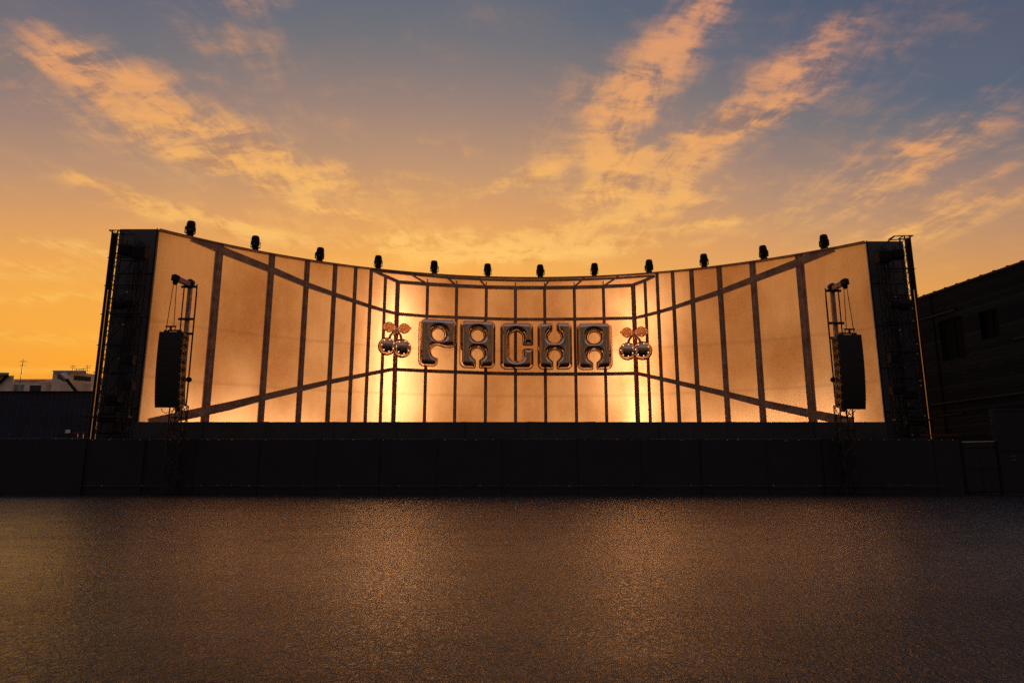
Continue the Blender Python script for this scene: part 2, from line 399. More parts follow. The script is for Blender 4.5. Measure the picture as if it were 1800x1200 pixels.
stage = thing('stage_backdrop', (WC.x, WC.y + WR, 0), 'huge concave backlit amber stage wall with dark bars drawn like the inside of a box', 'stage wall')
def slab(mb, th0, th1, z0, z1, o0, o1, n):  # curved block between offsets o0 < o1
    ths = [th0 + (th1 - th0) * i / n for i in range(n + 1)]
    vs = []
    for t in ths: vs += [wall_pt(t, z0, o0), wall_pt(t, z1, o0), wall_pt(t, z1, o1), wall_pt(t, z0, o1)]
    fs = []
    for i in range(n):
        a, c = i * 4, i * 4 + 4
        for k in range(4):
            k2 = (k + 1) % 4; fs.append((a + k, c + k, c + k2, a + k2))
    fs += [(0, 1, 2, 3), (n * 4 + 3, n * 4 + 2, n * 4 + 1, n * 4)]
    mb.add(vs, fs)
# verticals: pixel x at y=600, width in pixels, top pixel (None = full height)
posts = [(371, 14, None), (467, 11, None), (531.5, 9.5, None), (582, 8, None), (619, 6.5, None), (647, 6, None), (673, 5.5, (679, 489)), (695.5, 8, (701, 494)),
         (749, 5.5, (754, 498)), (801, 5.5, (804, 501)), (854, 5.5, (856, 504)), (906, 5.5, (906, 505)), (958, 5.5, (957, 505)), (1011, 5.5, (1008, 505)), (1063, 5.5, (1059, 503)),
         (1116.5, 8, (1111, 501)), (1138, 5.5, (1133, 495)), (1160, 6, None), (1188, 6.5, None), (1222, 8, None), (1272, 9.5, None), (1332.5, 11, None), (1418, 14.5, None)]
pth = [on_wall(p[0], 600)[0] for p in posts]
edges = [TH0] + pth + [TH1]
for a, c in zip(edges, edges[1:]):
    mb = MB(); n = max(2, int((c - a) / .03))
    ths = [a + .0003 + (c - a - .0006) * i / n for i in range(n + 1)]
    nz = 10; zs = [Z0 + (ZT - Z0) * k / nz for k in range(nz + 1)]
    vs = [wall_pt(t, zz_, 0) for t in ths for zz_ in zs]
    mb.add(vs, [(i * (nz + 1) + k, (i + 1) * (nz + 1) + k, (i + 1) * (nz + 1) + k + 1, i * (nz + 1) + k + 1) for i in range(n) for k in range(nz)], True)
    mb.build('wall_panel', M_SHEET, stage)
for (px, wpx, top), th in zip(posts, pth):
    p = wall_pt(th, 6); dist = p.y
    hw = wpx / F * dist / 2 / WR
    zt = ZT - .05 if top is None else min(ZT - .05, on_wall(*top)[1])
    mb = MB(); slab(mb, th - hw, th + hw, Z0, zt, .02, .14, 2)
    # a raised lip down the middle of each post
    slab(mb, th - hw * .35, th + hw * .35, Z0, zt, .14, .185, 2)
    mb.build('post', M_FRAME, stage)
    if top is not None and 740 < px < 1070:
        mb = MB(); slab(mb, th - hw * .35, th + hw * .35, zt, ZT - .3, .02, .06, 1); mb.build('thin_post', M_FRAME, stage)

def rail(name, pts, o0=.03, o1=.165, clip=True):     # pts: (px, py, width px)
    q = []
    for (x0, y0, w0), (x1, y1, w1) in zip(pts, pts[1:]):
        n = max(1, int(math.hypot(x1 - x0, y1 - y0) / 14))
        for i in range(n + (1 if (x1, y1, w1) == pts[-1] else 0)):
            t = i / n; q.append((x0 + (x1 - x0) * t, y0 + (y1 - y0) * t, w0 + (w1 - w0) * t))
    uv = [on_wall(a, c, .1) for a, c, _ in q]
    L = [Vector((th * WR, z)) for th, z in uv]
    rings = []
    for i, ((a, c, w), p) in enumerate(zip(q, L)):
        t = (L[min(i + 1, len(L) - 1)] - L[max(i - 1, 0)]).normalized(); nrm = Vector((-t.y, t.x))
        if nrm.y < 0: nrm = -nrm
        hw = w / F * wall_pt(uv[i][0], 6).y / 2
        A, B = p + nrm * hw, p - nrm * hw
        A.y = min(A.y, ZT - .03); B.y = min(B.y, ZT - .07); 
        rings.append([wall_pt(B.x / WR, B.y, o0), wall_pt(A.x / WR, A.y, o0), wall_pt(A.x / WR, A.y, o1), wall_pt(B.x / WR, B.y, o1)])
    n = len(rings) - 1
    mb = MB(); fs = []
    for i in range(n):
        for k in range(4):
            k2 = (k + 1) % 4; fs.append((i * 4 + k, i * 4 + 4 + k, i * 4 + 4 + k2, i * 4 + k2))
    fs += [(3, 2, 1, 0), (n * 4, n * 4 + 1, n * 4 + 2, n * 4 + 3)]
    mb.add([p for r in rings for p in r], fs)
    return mb.build(name, M_FRAME, stage)
rail('rail', [(697, 551.5, 5), (672, 545, 6), (649, 538, 6.5), (588, 517.7, 8), (539, 500.5, 10), (479, 475, 12), (400, 444, 14), (336, 416.5, 16)])
rail('rail', [(692, 648.5, 6), (643.6, 658, 7), (577, 671.5, 8.5), (526, 683.5, 10.5), (459.5, 699, 12), (400, 714, 15), (300, 735, 17), (262, 744, 18)])
rail('rail', [(1116, 559, 5), (1156.5, 549, 6), (1185, 540.4, 6.5), (1219, 529, 8), (1265.5, 513.5, 9.5), (1325, 491, 12), (1404, 461, 14), (1466, 435, 16)])
rail('rail', [(1120, 656, 6), (1163.6, 666, 7), (1227, 680.6, 9), (1280, 693.4, 10.5), (1342, 709, 12.5), (1430, 728, 15), (1500, 742, 17)])
rail('rail', [(697, 551.5, 5.5), (752, 556, 5.5), (804, 558, 5.5), (856, 560, 5.5), (906, 561.3, 5.5), (958, 561.3, 5.5), (1011, 560.8, 5.5), (1060, 560, 5.5), (1116, 559, 5.5)], .03, .155)
rail('rail', [(692, 649, 6), (748, 651.7, 6), (800, 653.7, 6), (854, 655.6, 6), (906, 656.8, 6), (958, 657.3, 6), (1011, 657.2, 6), (1063, 657, 6), (1120, 656, 6)], .03, .155)
rail('rail', [(700.5, 495.8, 6), (752, 499.5, 6.5), (804, 502.5, 6.5), (855.5, 504.8, 6.5), (906, 505.8, 6.5), (956, 505.8, 6.5), (1007.5, 505.3, 6.5), (1058, 504, 6.5), (1111, 501.5, 6)], .03, .165)
rail('rail', [(700.5, 495.5, 6), (678, 485.5, 5.5), (656, 475.5, 5)], .03, .16)
rail('rail', [(1111, 501.5, 6), (1131, 494, 5.5), (1151, 485, 5)], .03, .16)
rail('rail', [(656, 475.8, 3.5), (720, 482.2, 3.5), (784, 488.2, 3.5), (850, 491.8, 3.5), (906, 493.3, 3.5), (960, 493.3, 3.5), (1030, 491.5, 3.5), (1090, 488.8, 3.5), (1151, 484.5, 3.5)], .03, .15)
for a, c in (((719, 480.5), (751, 499)), ((784, 486), (802, 502)), ((841, 489), (854.5, 504.5)), ((967, 491), (956, 505.5)), ((1027, 489.2), (1008, 505)), ((1087, 486), (1059, 504))):
    rail('thin_rail', [(*a, 2.6), (*c, 3.)], .03, .175)
mb = MB(); slab(mb, TH0, TH1, ZT - .03, ZT + .05, -.35, .22, 60); mb.build('top_cap', M_FRAME, stage)
mb = MB(); slab(mb, TH0, TH1, Z0 - .12, Z0, -.2, .2, 60); mb.build('sill', M_FRAME, stage)

# end returns: tall dark boards facing the audience, outside the ends of the curve
Lc, Rc = wall_pt(TH0, ZT), wall_pt(TH1, ZT)
LX = at_y(197, 410, Lc.y).x; RX = at_y(1600, 420, Rc.y).x
for (c, xo, nm) in ((Lc, LX + .46, 'left'), (Rc, RX - .50, 'right')):
    x0, x1 = sorted((c.x, xo))
    mb = MB(); mb.box(x0, x1, c.y - .12, c.y + .5, 0.004, ZT + .03, bev=.02)
    o = mb.build('end_board', M_DARKWALL, stage)
    mb = MB(); e = -1 if nm == 'left' else 1
    mb.box(c.x - .03, c.x + .03, c.y - .16, c.y - .125, Z0, ZT + .05); mb.build('edge_trim', M_BLACK, stage)
    nj = MB()
    for zz_ in (4.2, 6.6, 9.0, 11.4): nj.box(x0 + .05, x1 - .05, c.y - .145, c.y - .123, zz_, zz_ + .03)
    nj.build('board_joint', M_BLACK, stage)

# stage platform
mb = MB()
yf = at_y(900, 738, 33.6).y
pl_ = [(-19.0, 35.4), (-17.6, yf + .4), (18.4, yf + .4), (20.4, 36.6)]
arc = [wall_pt(TH1 + (TH0 - TH1) * i / 40, 0, -.15) for i in range(41)]
poly = [Vector((x_, y_, 0)) for x_, y_ in ((Lc.x, Lc.y), (-17.6, yf + .4), (18.4, yf + .4))] + [Vector((p.x, p.y, 0)) for p in arc]
n = len(poly)
mb.add([p + Vector((0, 0, .004)) for p in poly] + [p + Vector((0, 0, Z0 - .14)) for p in poly], [tuple(range(n, 2 * n))] + [(i, (i + 1) % n, n + (i + 1) % n, n + i) for i in range(n)])
tag(mb.build('stage_platform', M_BLACK), 'black stage deck hidden behind the dark skirt below the amber wall', 'stage')

# ------------------------------------------------------------------ back lights (lit lamps behind the frosted wall)
WARM = (1., .73, .53)
for (px, e) in ((697, 520), (1115, 520)):
    th = on_wall(px, 600)[0]; p = wall_pt(th, 7.2, -1.9)
    d = wall_pt(th, 7.22, 0) - p
    lamp('backlight', 'AREA', p, d, e, WARM, shape='RECTANGLE', size=.35, size_y=10.5)
for (pxs, e) in (((300, 420), 140), ((420, 600), 140), ((1210, 1400), 140), ((1400, 1500), 140), ((760, 1050), 45)):
    t0, t1 = on_wall(pxs[0], 720)[0], on_wall(pxs[1], 720)[0]; tm = (t0 + t1) / 2
    p = wall_pt(tm, 2.6, -1.6); d = wall_pt(tm, 5.2, 0) - p
    o = lamp('uplight', 'AREA', p, d, e, WARM, shape='RECTANGLE', size=abs(t1 - t0) * WR, size_y=.3)

# ------------------------------------------------------------------ moving-head lights along the rim
spots = [(332, 417), (448, 441), (561, 460), (664, 474), (763, 483), (857, 488), (950, 489), (1045, 488), (1142, 483), (1239, 472), (1345, 459), (1450, 439)]
ords = ['first', 'second', 'third', 'fourth', 'fifth', 'sixth', 'seventh', 'eighth', 'ninth', 'tenth', 'eleventh', 'twelfth']
GL = 'stage lights standing along the top of the amber wall'
def make_light():
    r = thing('stage_light', (0, 0, 0), 'x', 'stage light', GL)
    b_ = MB(); b_.box(-.17, .17, -.16, .16, 0, .17, bev=.03); b_.build('base', M_BLACK, r)
    y_ = MB()
    for s_ in (-1, 1): y_.box(s_ * .262 - .014, s_ * .262 + .014, -.09, .09, .19, .56, bev=.01)
    y_.box(-.247, .247, -.09, .09, .172, .21, bev=.01); y_.build('yoke', M_BLACK, r)
    h_ = MB(); h_.lathe([(.15, .20), (.20, .26), (.235, .40), (.222, .42), (.24, .44), (.245, .58), (.23, .60), (.242, .62), (.235, .74), (.205, .86), (.19, .90), (.16, .905)], 20)
    hd = h_.build('head', M_BLACK, r)
    l_ = MB(); l_.lathe([(.145, .906), (.10, .925), (.03, .935)], 16); l_.build('lens', M_GLASS, hd)
    c_ = MB(); c_.tube((-.09, -.20, .34), (-.09, -.222, .34), .025); c_.build('rear_badge', M_TIE, hd)
    return r
lproto = make_light()
for i, (px, py) in enumerate(spots):
    o = lproto if i == 0 else copy_tree(lproto)
    p = at_z(px, py, ZT + .05); th = math.atan2(p.x - WC.x, p.y - WC.y)
    q_ = wall_pt(th, ZT + .05, .02); o.location = q_; o.rotation_euler.z = -th + random.uniform(-.3, .3)
    if px < 870: where = 'counted from the left board'
    o['label'] = f'black barrel-shaped stage light on the wall rim, {ords[i]} of twelve from the left'
for o in bpy.data.objects:
    if o.name.startswith('head') and o.type == 'MESH': o.rotation_euler = (random.uniform(-.07, .07), random.uniform(-.05, .05), 0)

# ------------------------------------------------------------------ chrome letters (signed-distance inflated shapes)
def rbox(x, y, x0, x1, y0, y1, r):
    cx_, cy_ = (x0 + x1) / 2, (y0 + y1) / 2
    qx = np.abs(x - cx_) - (x1 - x0) / 2 + r; qy = np.abs(y - cy_) - (y1 - y0) / 2 + r
    return np.minimum(np.maximum(qx, qy), 0) + np.hypot(np.maximum(qx, 0), np.maximum(qy, 0)) - r
def circ(x, y, cx_, cy_, r, sy=1.): return (np.hypot(x - cx_, (y - cy_) / sy) - r) * min(1, sy)
def smin(a, c, k):
    h = np.clip(.5 + .5 * (c - a) / k, 0, 1); return c * (1 - h) + a * h - k * h * (1 - h)
def smax(a, c, k): return -smin(-a, -c, k)
def L_P(x, y):
    a = smin(rbox(x, y, 540, 884, 600, 866, 54), rbox(x, y, 532, 716, 600, 1052, 54), 18)
    a = smax(a, -circ(x, y, 716, 746, 60), 10)
    a = smax(a, -circ(x, y, 712, 912, 62, 1.0), 18)
    return a
def L_A(x, y, x0=925, x1=1258, y0=614, y1=1066):
    c = (x0 + x1) / 2
    a = rbox(x, y, x0, x1, y0, y1, 58)
    a = smax(a, -circ(x, y, c, y0 + 140, 57), 10)
    low = smin(circ(x, y, c, y0 + 318, 56), rbox(x, y, c - 17, c + 17, y0 + 340, y1 + 60, 8), 22)
    return smax(a, -low, 20)
def L_C(x, y):
    a = rbox(x, y, 2, 312, 634, 1078, 56)
    hole = rbox(x, y, 88, 214, 716, 1006, 62)
    gap = rbox(x, y, 180, 380, 848, 884, 10)
    return smax(a, -smin(hole, gap, 22), 18)
def L_H(x, y):
    a = rbox(x, y, 358, 682, 634, 1078, 56)
    up = smin(circ(x, y, 519, 768, 58), rbox(x, y, 497, 541, 560, 740, 12), 22)
    dn = smin(circ(x, y, 519, 944, 54), rbox(x, y, 502, 536, 960, 1140, 8), 22)
    return smax(smax(a, -up, 20), -dn, 20)
def L_A2(x, y): return L_A(x - 0., y, 732, 1064, 636, 1080)
def sdf_mesh(name, f, bb, unit, T, w, dome, mat):
    x0, x1, y0, y1 = bb; h = 3.2
    nx, ny = int((x1 - x0) / h) + 3, int((y1 - y0) / h) + 3
    X, Y = np.meshgrid(x0 - h + np.arange(nx) * h, y0 - h + np.arange(ny) * h)
    D = f(X, Y)
    cell = (D[:-1, :-1] < -.25 * h) | (D[1:, :-1] < -.25 * h) | (D[:-1, 1:] < -.25 * h) | (D[1:, 1:] < -.25 * h)
    snap = D > -.25 * h
    PX, PY = X.copy(), Y.copy()
    for _ in range(5):
        d = f(PX, PY); e = .5
        gx_ = (f(PX + e, PY) - f(PX - e, PY)) / (2 * e); gy_ = (f(PX, PY + e) - f(PX, PY - e)) / (2 * e)
        g2 = np.maximum(gx_ ** 2 + gy_ ** 2, .2)
        PX = np.where(snap, PX - np.clip(d, -h, h) * gx_ / g2, PX); PY = np.where(snap, PY - np.clip(d, -h, h) * gy_ / g2, PY)
    dd = np.maximum(-f(PX, PY), 0); dd[snap] = 0
    t = np.minimum(dd / w, 1)
    H = T * (1 - (1 - t) ** 2.1) + dome * (1 - np.exp(-np.maximum(dd - w * .6, 0) / w))
    # relax so that ridges are soft
    for _ in range(2):
        K = H.copy(); K[1:-1, 1:-1] = (H[1:-1, 1:-1] * 2 + H[:-2, 1:-1] + H[2:, 1:-1] + H[1:-1, :-2] + H[1:-1, 2:]) / 6
        H = np.where(snap | (dd < 2 * h), H, K)
    cx_, cy_ = (x0 + x1) / 2, (y0 + y1) / 2
    vs, fs, fi, bi = [], [], {}, {}
    def vid(j, i, back):
        dct = bi if back and not snap[j, i] else fi
        if (j, i) not in dct:
            dct[(j, i)] = len(vs); zz_ = H[j, i] * (.7 if dct is bi else -1)
            vs.append(((PX[j, i] - cx_) * unit, zz_, -(PY[j, i] - cy_) * unit))
        return dct[(j, i)]
    for j in range(ny - 1):
        for i in range(nx - 1):
            if cell[j, i]:
                c = [(j, i), (j, i + 1), (j + 1, i + 1), (j + 1, i)]
                fs.append([vid(*k, False) for k in reversed(c)]); fs.append([vid(*k, True) for k in c])
    me = bpy.data.meshes.new(name); me.from_pydata(vs, [], fs); me.validate()
    for p in me.polygons: p.use_smooth = True
    me.materials.append(mat); me.update()
    o = bpy.data.objects.new(name, me); COL.objects.link(o); return o
OFF = 1.1
def zoom_px(ox, x, y): return ox + x / 5.454, 450 + y / 5.454
GLET = 'chrome letters mounted across the middle of the stage wall'
for (ox, f, bb, lab) in ((640, L_P, (532, 884, 600, 1052), 'first chrome balloon letter, a P with a round counter'),
                         (640, L_A, (925, 1258, 614, 1066), 'chrome balloon letter A between the P and the C'),
                         (880, L_C, (2, 312, 634, 1078), 'chrome balloon letter C in the middle of the word'),
                         (880, L_H, (358, 682, 634, 1078), 'chrome balloon letter H with round notches above and below'),
                         (880, L_A2, (732, 1064, 636, 1080), 'last chrome balloon letter, an A after the H')):
    c = zoom_px(ox, (bb[0] + bb[1]) / 2, (bb[2] + bb[3]) / 2)
    th, z = on_wall(*c, OFF); zt = on_wall(c[0], c[1] - 40, OFF)[1]; zb = on_wall(c[0], c[1] + 40, OFF)[1]
    unit = (zt - zb) / 80 / 5.454
    o = sdf_mesh('chrome_letter', f, bb, unit, .29, 44, .06, M_CHROME)
    o.location = wall_pt(th, z, OFF); o.rotation_euler.z = -th
    tag(o, lab, 'letter', GLET)
    bx_ = sdf_mesh('backing', lambda x, y, f=f: f(x, y) - 3.5, (bb[0] - 12, bb[1] + 12, bb[2] - 12, bb[3] + 12), unit, .05, 6, 0, M_BACK)  # added to draw the dark edge that the letter's sides would reflect
    bx_.parent = o; bx_.location = (0, .27, 0)
    for dx in (-.5, .5):
        br = MB(); br.tube((dx, .12, .25), (dx, OFF - .16, .25), .03, 6); b_ = br.build('bracket', M_FRAME, None); b_.parent = o

# ------------------------------------------------------------------ cherries
def cherry_sign(ox, leaves, tops, balls, label, unitc):
    cpx = zoom_px(ox, *unitc)
    th, z = on_wall(*cpx, OFF); zt = on_wall(cpx[0], cpx[1] - 20, OFF)[1]; zb = on_wall(cpx[0], cpx[1] + 20, OFF)[1]
    U = (zt - zb) / 40 / 5.454
    r = thing('cherry_sign', wall_pt(th, z, OFF), label, 'sign', 'pair of copper cherry signs either side of the letters')
    r.rotation_euler.z = -th
    def P(x, y, d=0.): return Vector(((x - unitc[0]) * U, d, -(y - unitc[1]) * U))
    def link(mb, name, mat, parent): return mb.build(name, mat, parent, origin=(0, 0, 0))
    for k, (cx_, cy_, rx, ry, a) in enumerate(leaves):
        mb = MB(); n = 28; rings = []
        R_ = Matrix.Rotation(a, 3, 'Y')
        c = P(cx_, cy_, -.02)
        vs = [c + Vector((0, -.10, 0))]; prof = ((.45, -.10), (.80, -.085), (.94, -.10), (1.0, -.04), (1., .04))
        for s_, dz in prof:
            for i in range(n):
                t = 2 * PI * i / n; ex = math.cos(t); ez = math.copysign(1 - abs(ex) ** 1.8, math.sin(t))
                vs.append(c + R_ @ Vector((ex * rx * U * s_, dz, ez * ry * U * s_)))
        fs = [(0, 1 + (i + 1) % n, 1 + i) for i in range(n)]
        for q_ in range(len(prof) - 1):
            fs += [(1 + q_ * n + i, 1 + q_ * n + (i + 1) % n, 1 + (q_ + 1) * n + (i + 1) % n, 1 + (q_ + 1) * n + i) for i in range(n)]
        fs.append(tuple(1 + (len(prof) - 1) * n + i for i in range(n)))
        mb.add(vs, fs, True); lf = link(mb, 'leaf', M_LEAF, r)
        for i in range(6):
            t = 2 * PI * (i + .5) / 6
            bm = MB(); cc = c + R_ @ Vector((math.cos(t) * rx * U * .80, -.10, math.sin(t) * ry * U * (.5 if i in (0, 2, 3, 5) else .72)))
            bm.lathe([(.016, -.02), (.014, .02), (.004, .03)], 8, Matrix.Translation(cc) @ Matrix.Rotation(PI / 2, 4, 'X')); link(bm, 'bulb', M_BULB, lf)
    for (tx, ty), (bx, by, br_) in zip(tops, balls):
        for s_ in (-1, 1):
            mb = MB(); pts = []
            for i in range(9):
                t = i / 8; x_ = tx + (bx - tx) * (t ** .8) * .75 + s_ * 6; y_ = ty + (by - br_ * .75 - ty) * t
                pts.append(P(x_ + 14 * math.sin(t * PI) * (1 if bx > tx else -1), y_, -.02))
            mb.path(pts, .045, 8); link(mb, 'stem', M_CHERRY, r)
    for bx, by, br_ in balls:
        mb = MB(); c = P(bx, by); n = 14; rr = br_ * U
        prof = []
        for i in range(n + 1):
            a = PI * i / n; rad = math.sin(a); zz_ = math.cos(a)
            if i < 3: zz_ -= .16 * math.cos(a * 2.2)        # dimple where the stem goes in
            prof.append((max(rad, .002) * rr, zz_ * rr * .96))
        mb.lathe(prof, 28, Matrix.Translation(c) @ Matrix.Diagonal((1, .92, 1, 1))); ch = link(mb, 'cherry', M_CHERRY, r)
        bk = MB(); bk.lathe([(rr * .6, -.03), (rr * 1.07, -.02), (rr * 1.07, .03), (rr * .6, .04)], 28, Matrix.Translation(c + Vector((0, .10, 0))) @ Matrix.Rotation(PI / 2, 4, 'X')); link(bk, 'backing', M_BACK, ch)  # dark rim added behind the cherry to outline it
        for i in range(7):
            t = 2 * PI * i / 7 + .4
            bm = MB(); k = .72; dd = .92 * rr * math.sqrt(1 - k * k)
            cc = c + Vector((math.cos(t) * rr * k, -dd, math.sin(t) * rr * k))
            bm.lathe([(.034, -.02), (.032, .015), (.018, .03), (.004, .034)], 10, Matrix.Translation(cc) @ Matrix.Rotation(PI / 2, 4, 'X')); link(bm, 'bulb', M_BULB, ch)
    mb = MB(); mb.tube(P(unitc[0], unitc[1] - 60, .03), P(unitc[0], unitc[1] - 60, OFF - .16), .03, 6); link(mb, 'bracket', M_FRAME, r)
cherry_sign(640, [(238, 685, 70, 52, .08), (380, 688, 72, 52, -.08)], [(300, 715), (312, 715)], [(226, 868, 80), (366, 878, 86)], 'copper cherry sign with bulbs left of the letter P', (300, 790))
cherry_sign(880, [(1216, 730, 68, 52, .08), (1350, 728, 70, 52, -.08)], [(1272, 758), (1284, 758)], [(1216, 908, 80), (1356, 908, 84)], 'copper cherry sign with bulbs right of the last letter', (1280, 835))

# ------------------------------------------------------------------ truss towers at the ends of the wall
def truss(r, cx_, cy_, z0, z1, w, pitch, tube_r, chord_mats, lace_mat, d=None):
    d = d or w
    cs = [(cx_ - w / 2, cy_ - d / 2), (cx_ + w / 2, cy_ - d / 2), (cx_ + w / 2, cy_ + d / 2), (cx_ - w / 2, cy_ + d / 2)]
    for (x_, y_), m_ in zip(cs, chord_mats):
        mb = MB(); mb.tube((x_, y_, z0), (x_, y_, z1), tube_r, 10); mb.build('chord', m_, r)
    n = max(2, round((z1 - z0) / pitch))
    for k in range(4):
        a, c = cs[k], cs[(k + 1) % 4]; mb = MB()
        for i in range(n):
            za = z0 + (z1 - z0) * i / n; zb = z0 + (z1 - z0) * (i + 1) / n
            p, q_ = (a, c) if i % 2 else (c, a)
            mb.tube((*p, za), (*q_, zb), tube_r * .55, 6)
            mb.tube((*a, zb), (*c, zb), tube_r * .55, 6)
        mb.build('lacing', lace_mat, r)
def end_tower(side):
    e = -1 if side == 'left' else 1
    corner = Lc if e < 0 else Rc
    Y = corner.y - 1.15
    xo = at_y(196, 410, Y - .1).x if e < 0 else at_y(1601, 420, Y - .1).x
    H_ = (at_y(197, 408, Y).z if e < 0 else at_y(1597, 417, Y).z)
    r = thing('truss_tower', (xo - e * .8, Y, 0), 'dark lattice tower with cables beside the ' + ('navy sheet fence, left of the wall' if e < 0 else 'charcoal boarded building, right of the wall'), 'truss tower', 'lattice towers at the ends of the stage wall')
    a_ = (M_TUBE,) * 4
    truss(r, xo - e * .27, Y, 0, H_, .30, .62, .030, a_, M_TUBE, .5)
    # dark outer fly leg
    mb = MB(); mb.box(min(xo, xo - e * .15), max(xo, xo - e * .15), Y - .08, Y + .16, 0, H_ - .05, bev=.02); mb.build('outer_leg', M_BLACK, r)
    xi = xo - e * 1.62
    truss(r, xi, Y + .1, 0, H_ - .7, .42, .8, .028, (M_BLACK,) * 4, M_BLACK)
    for i, zz_ in enumerate((2.9, 4.3, 5.9, 7.3, 8.9, 10.4, 11.9)):
        mb = MB(); x0, x1 = sorted((xo - e * .5, xi + e * .2))
        for yy in (Y - .24, Y + .3): mb.tube((x0, yy, zz_), (x1, yy, zz_), .03, 8)
        mb.tube((xi - e * .5, Y - .2, zz_), (xo, Y - .2, zz_), .024, 8)
        mb.build('cross_tube', M_BLACK, r)
        if i < 6:
            mb = MB(); mb.tube((x0, Y - .28, zz_ + .05), (x1, Y - .28, zz_ + 1.3), .018, 6); mb.build('brace', M_BLACK, r)
    mb = MB(); x0, x1 = sorted((xo - e * .05, xo - e * .75)); mb.box(x0, x1, Y + .62, Y + .66, 0, at_y(200, 512, Y).z); mb.build('lower_cloth', M_DARKWALL, r)
    mb = MB(); mb.tube((xo - e * .30, Y - .32, 2.4), (xo - e * .30, Y - .32, at_y(200, 512, Y).z), .018, 8); mb.build('rope_light', M_ROPE, r)  # tube edge; the orange light on it is emitted by its material
    # head frame and fixtures
    mb = MB()
    for yy in (Y - .3, Y + .3): mb.tube((xo + e * .02, yy, H_), (xo - e * 1.0, yy, H_ - (.02 if e < 0 else .05)), .03, 8); 
    for xx in (xo, xo - e * .5, xo - e * 1.0): mb.tube((xx, Y - .3, H_ - .02), (xx, Y + .3, H_ - .02), .025, 8)
    mb.tube((xo - e * 1., Y - .3, H_ - .05), (xi - e * .3, Y - .3, H_ - .75), .035, 8)
    mb.build('head_frame', M_TUBE, r)
    for (dx, zz_, w_, h_, d_) in ((1.0, H_ - 1.35, .62, .5, .5), (1.75, H_ - 1.55, .7, .62, .5), (.95, H_ - 4.2, .5, .34, .45), (1.5, H_ - 4.1, .55, .3, .45), (1.85, H_ - 7.1, .4, .5, .4), (1.2, H_ - 9., .7, .4, .4), (1.9, 5.0, .5, .42, .4), (1.1, 3.4, .9, .5, .4)):
        xx = xo - e * dx
        mb = MB(); mb.box(xx - w_ / 2, xx + w_ / 2, Y - .55, Y - .55 + d_, zz_, zz_ + h_, bev=.03)
        for k in range(3): mb.box(xx - w_ / 2 + .05, xx + w_ / 2 - .05, Y - .565, Y - .552, zz_ + h_ * (.2 + .25 * k), zz_ + h_ * (.3 + .25 * k))
        mb.tube((xx, Y - .3, zz_ + h_), (xx, Y - .3, zz_ + h_ + .25), .025, 6)
        mb.build('fixture_box', M_BLACK, r)
    rnd = random.Random(3 + e)
    for k in range(5):                       # loose cables
        mb = MB(); xx = xo - e * rnd.uniform(.55, 1.9); z_ = H_ - rnd.uniform(.3, 1.5); pts = []
        zb = rnd.uniform(2.6, 6)
        for i in range(14): pts.append((xx + math.sin(i * .8 + k) * .07, Y - .42 - rnd.uniform(0, .04), z_ + (zb - z_) * i / 13))
        mb.path(pts, .016, 6); mb.build('cable', M_BLACK, r)
    for k in range(16):                      # added pale studs standing in for points of light on the tower
        mb = MB(); zz_ = 2.7 + k * (H_ - 3.5) / 16 + rnd.uniform(-.2, .2); xx = xo - e * (.52 if k % 3 else 1.3) + rnd.uniform(-.03, .03)
        mb.lathe([(.02, -.04), (.04, -.02), (.04, .02), (.02, .04)], 8, Matrix.Translation((xx, Y - .36, zz_)) @ Matrix.Rotation(PI / 2, 4, 'X')); mb.build('coupler', M_TIE, r)
    # wide work deck near the foot
    mb = MB(); x0, x1 = sorted((xo + e * .02, xo - e * 2.2)); mb.box(x0, x1, Y - .62, Y - .30, 3.62, 3.70); mb.build('walkway', M_TUBE, r)
    mb = MB()
    for xx in (x0, (x0 + x1) / 2, x1): mb.tube((xx, Y - .6, 3.705), (xx, Y - .6, 4.1), .018, 6)
    mb.tube((x0, Y - .6, 4.1), (x1, Y - .6, 4.1), .018, 6); mb.build('handrail', M_TUBE, r)
end_tower('left'); end_tower('right')

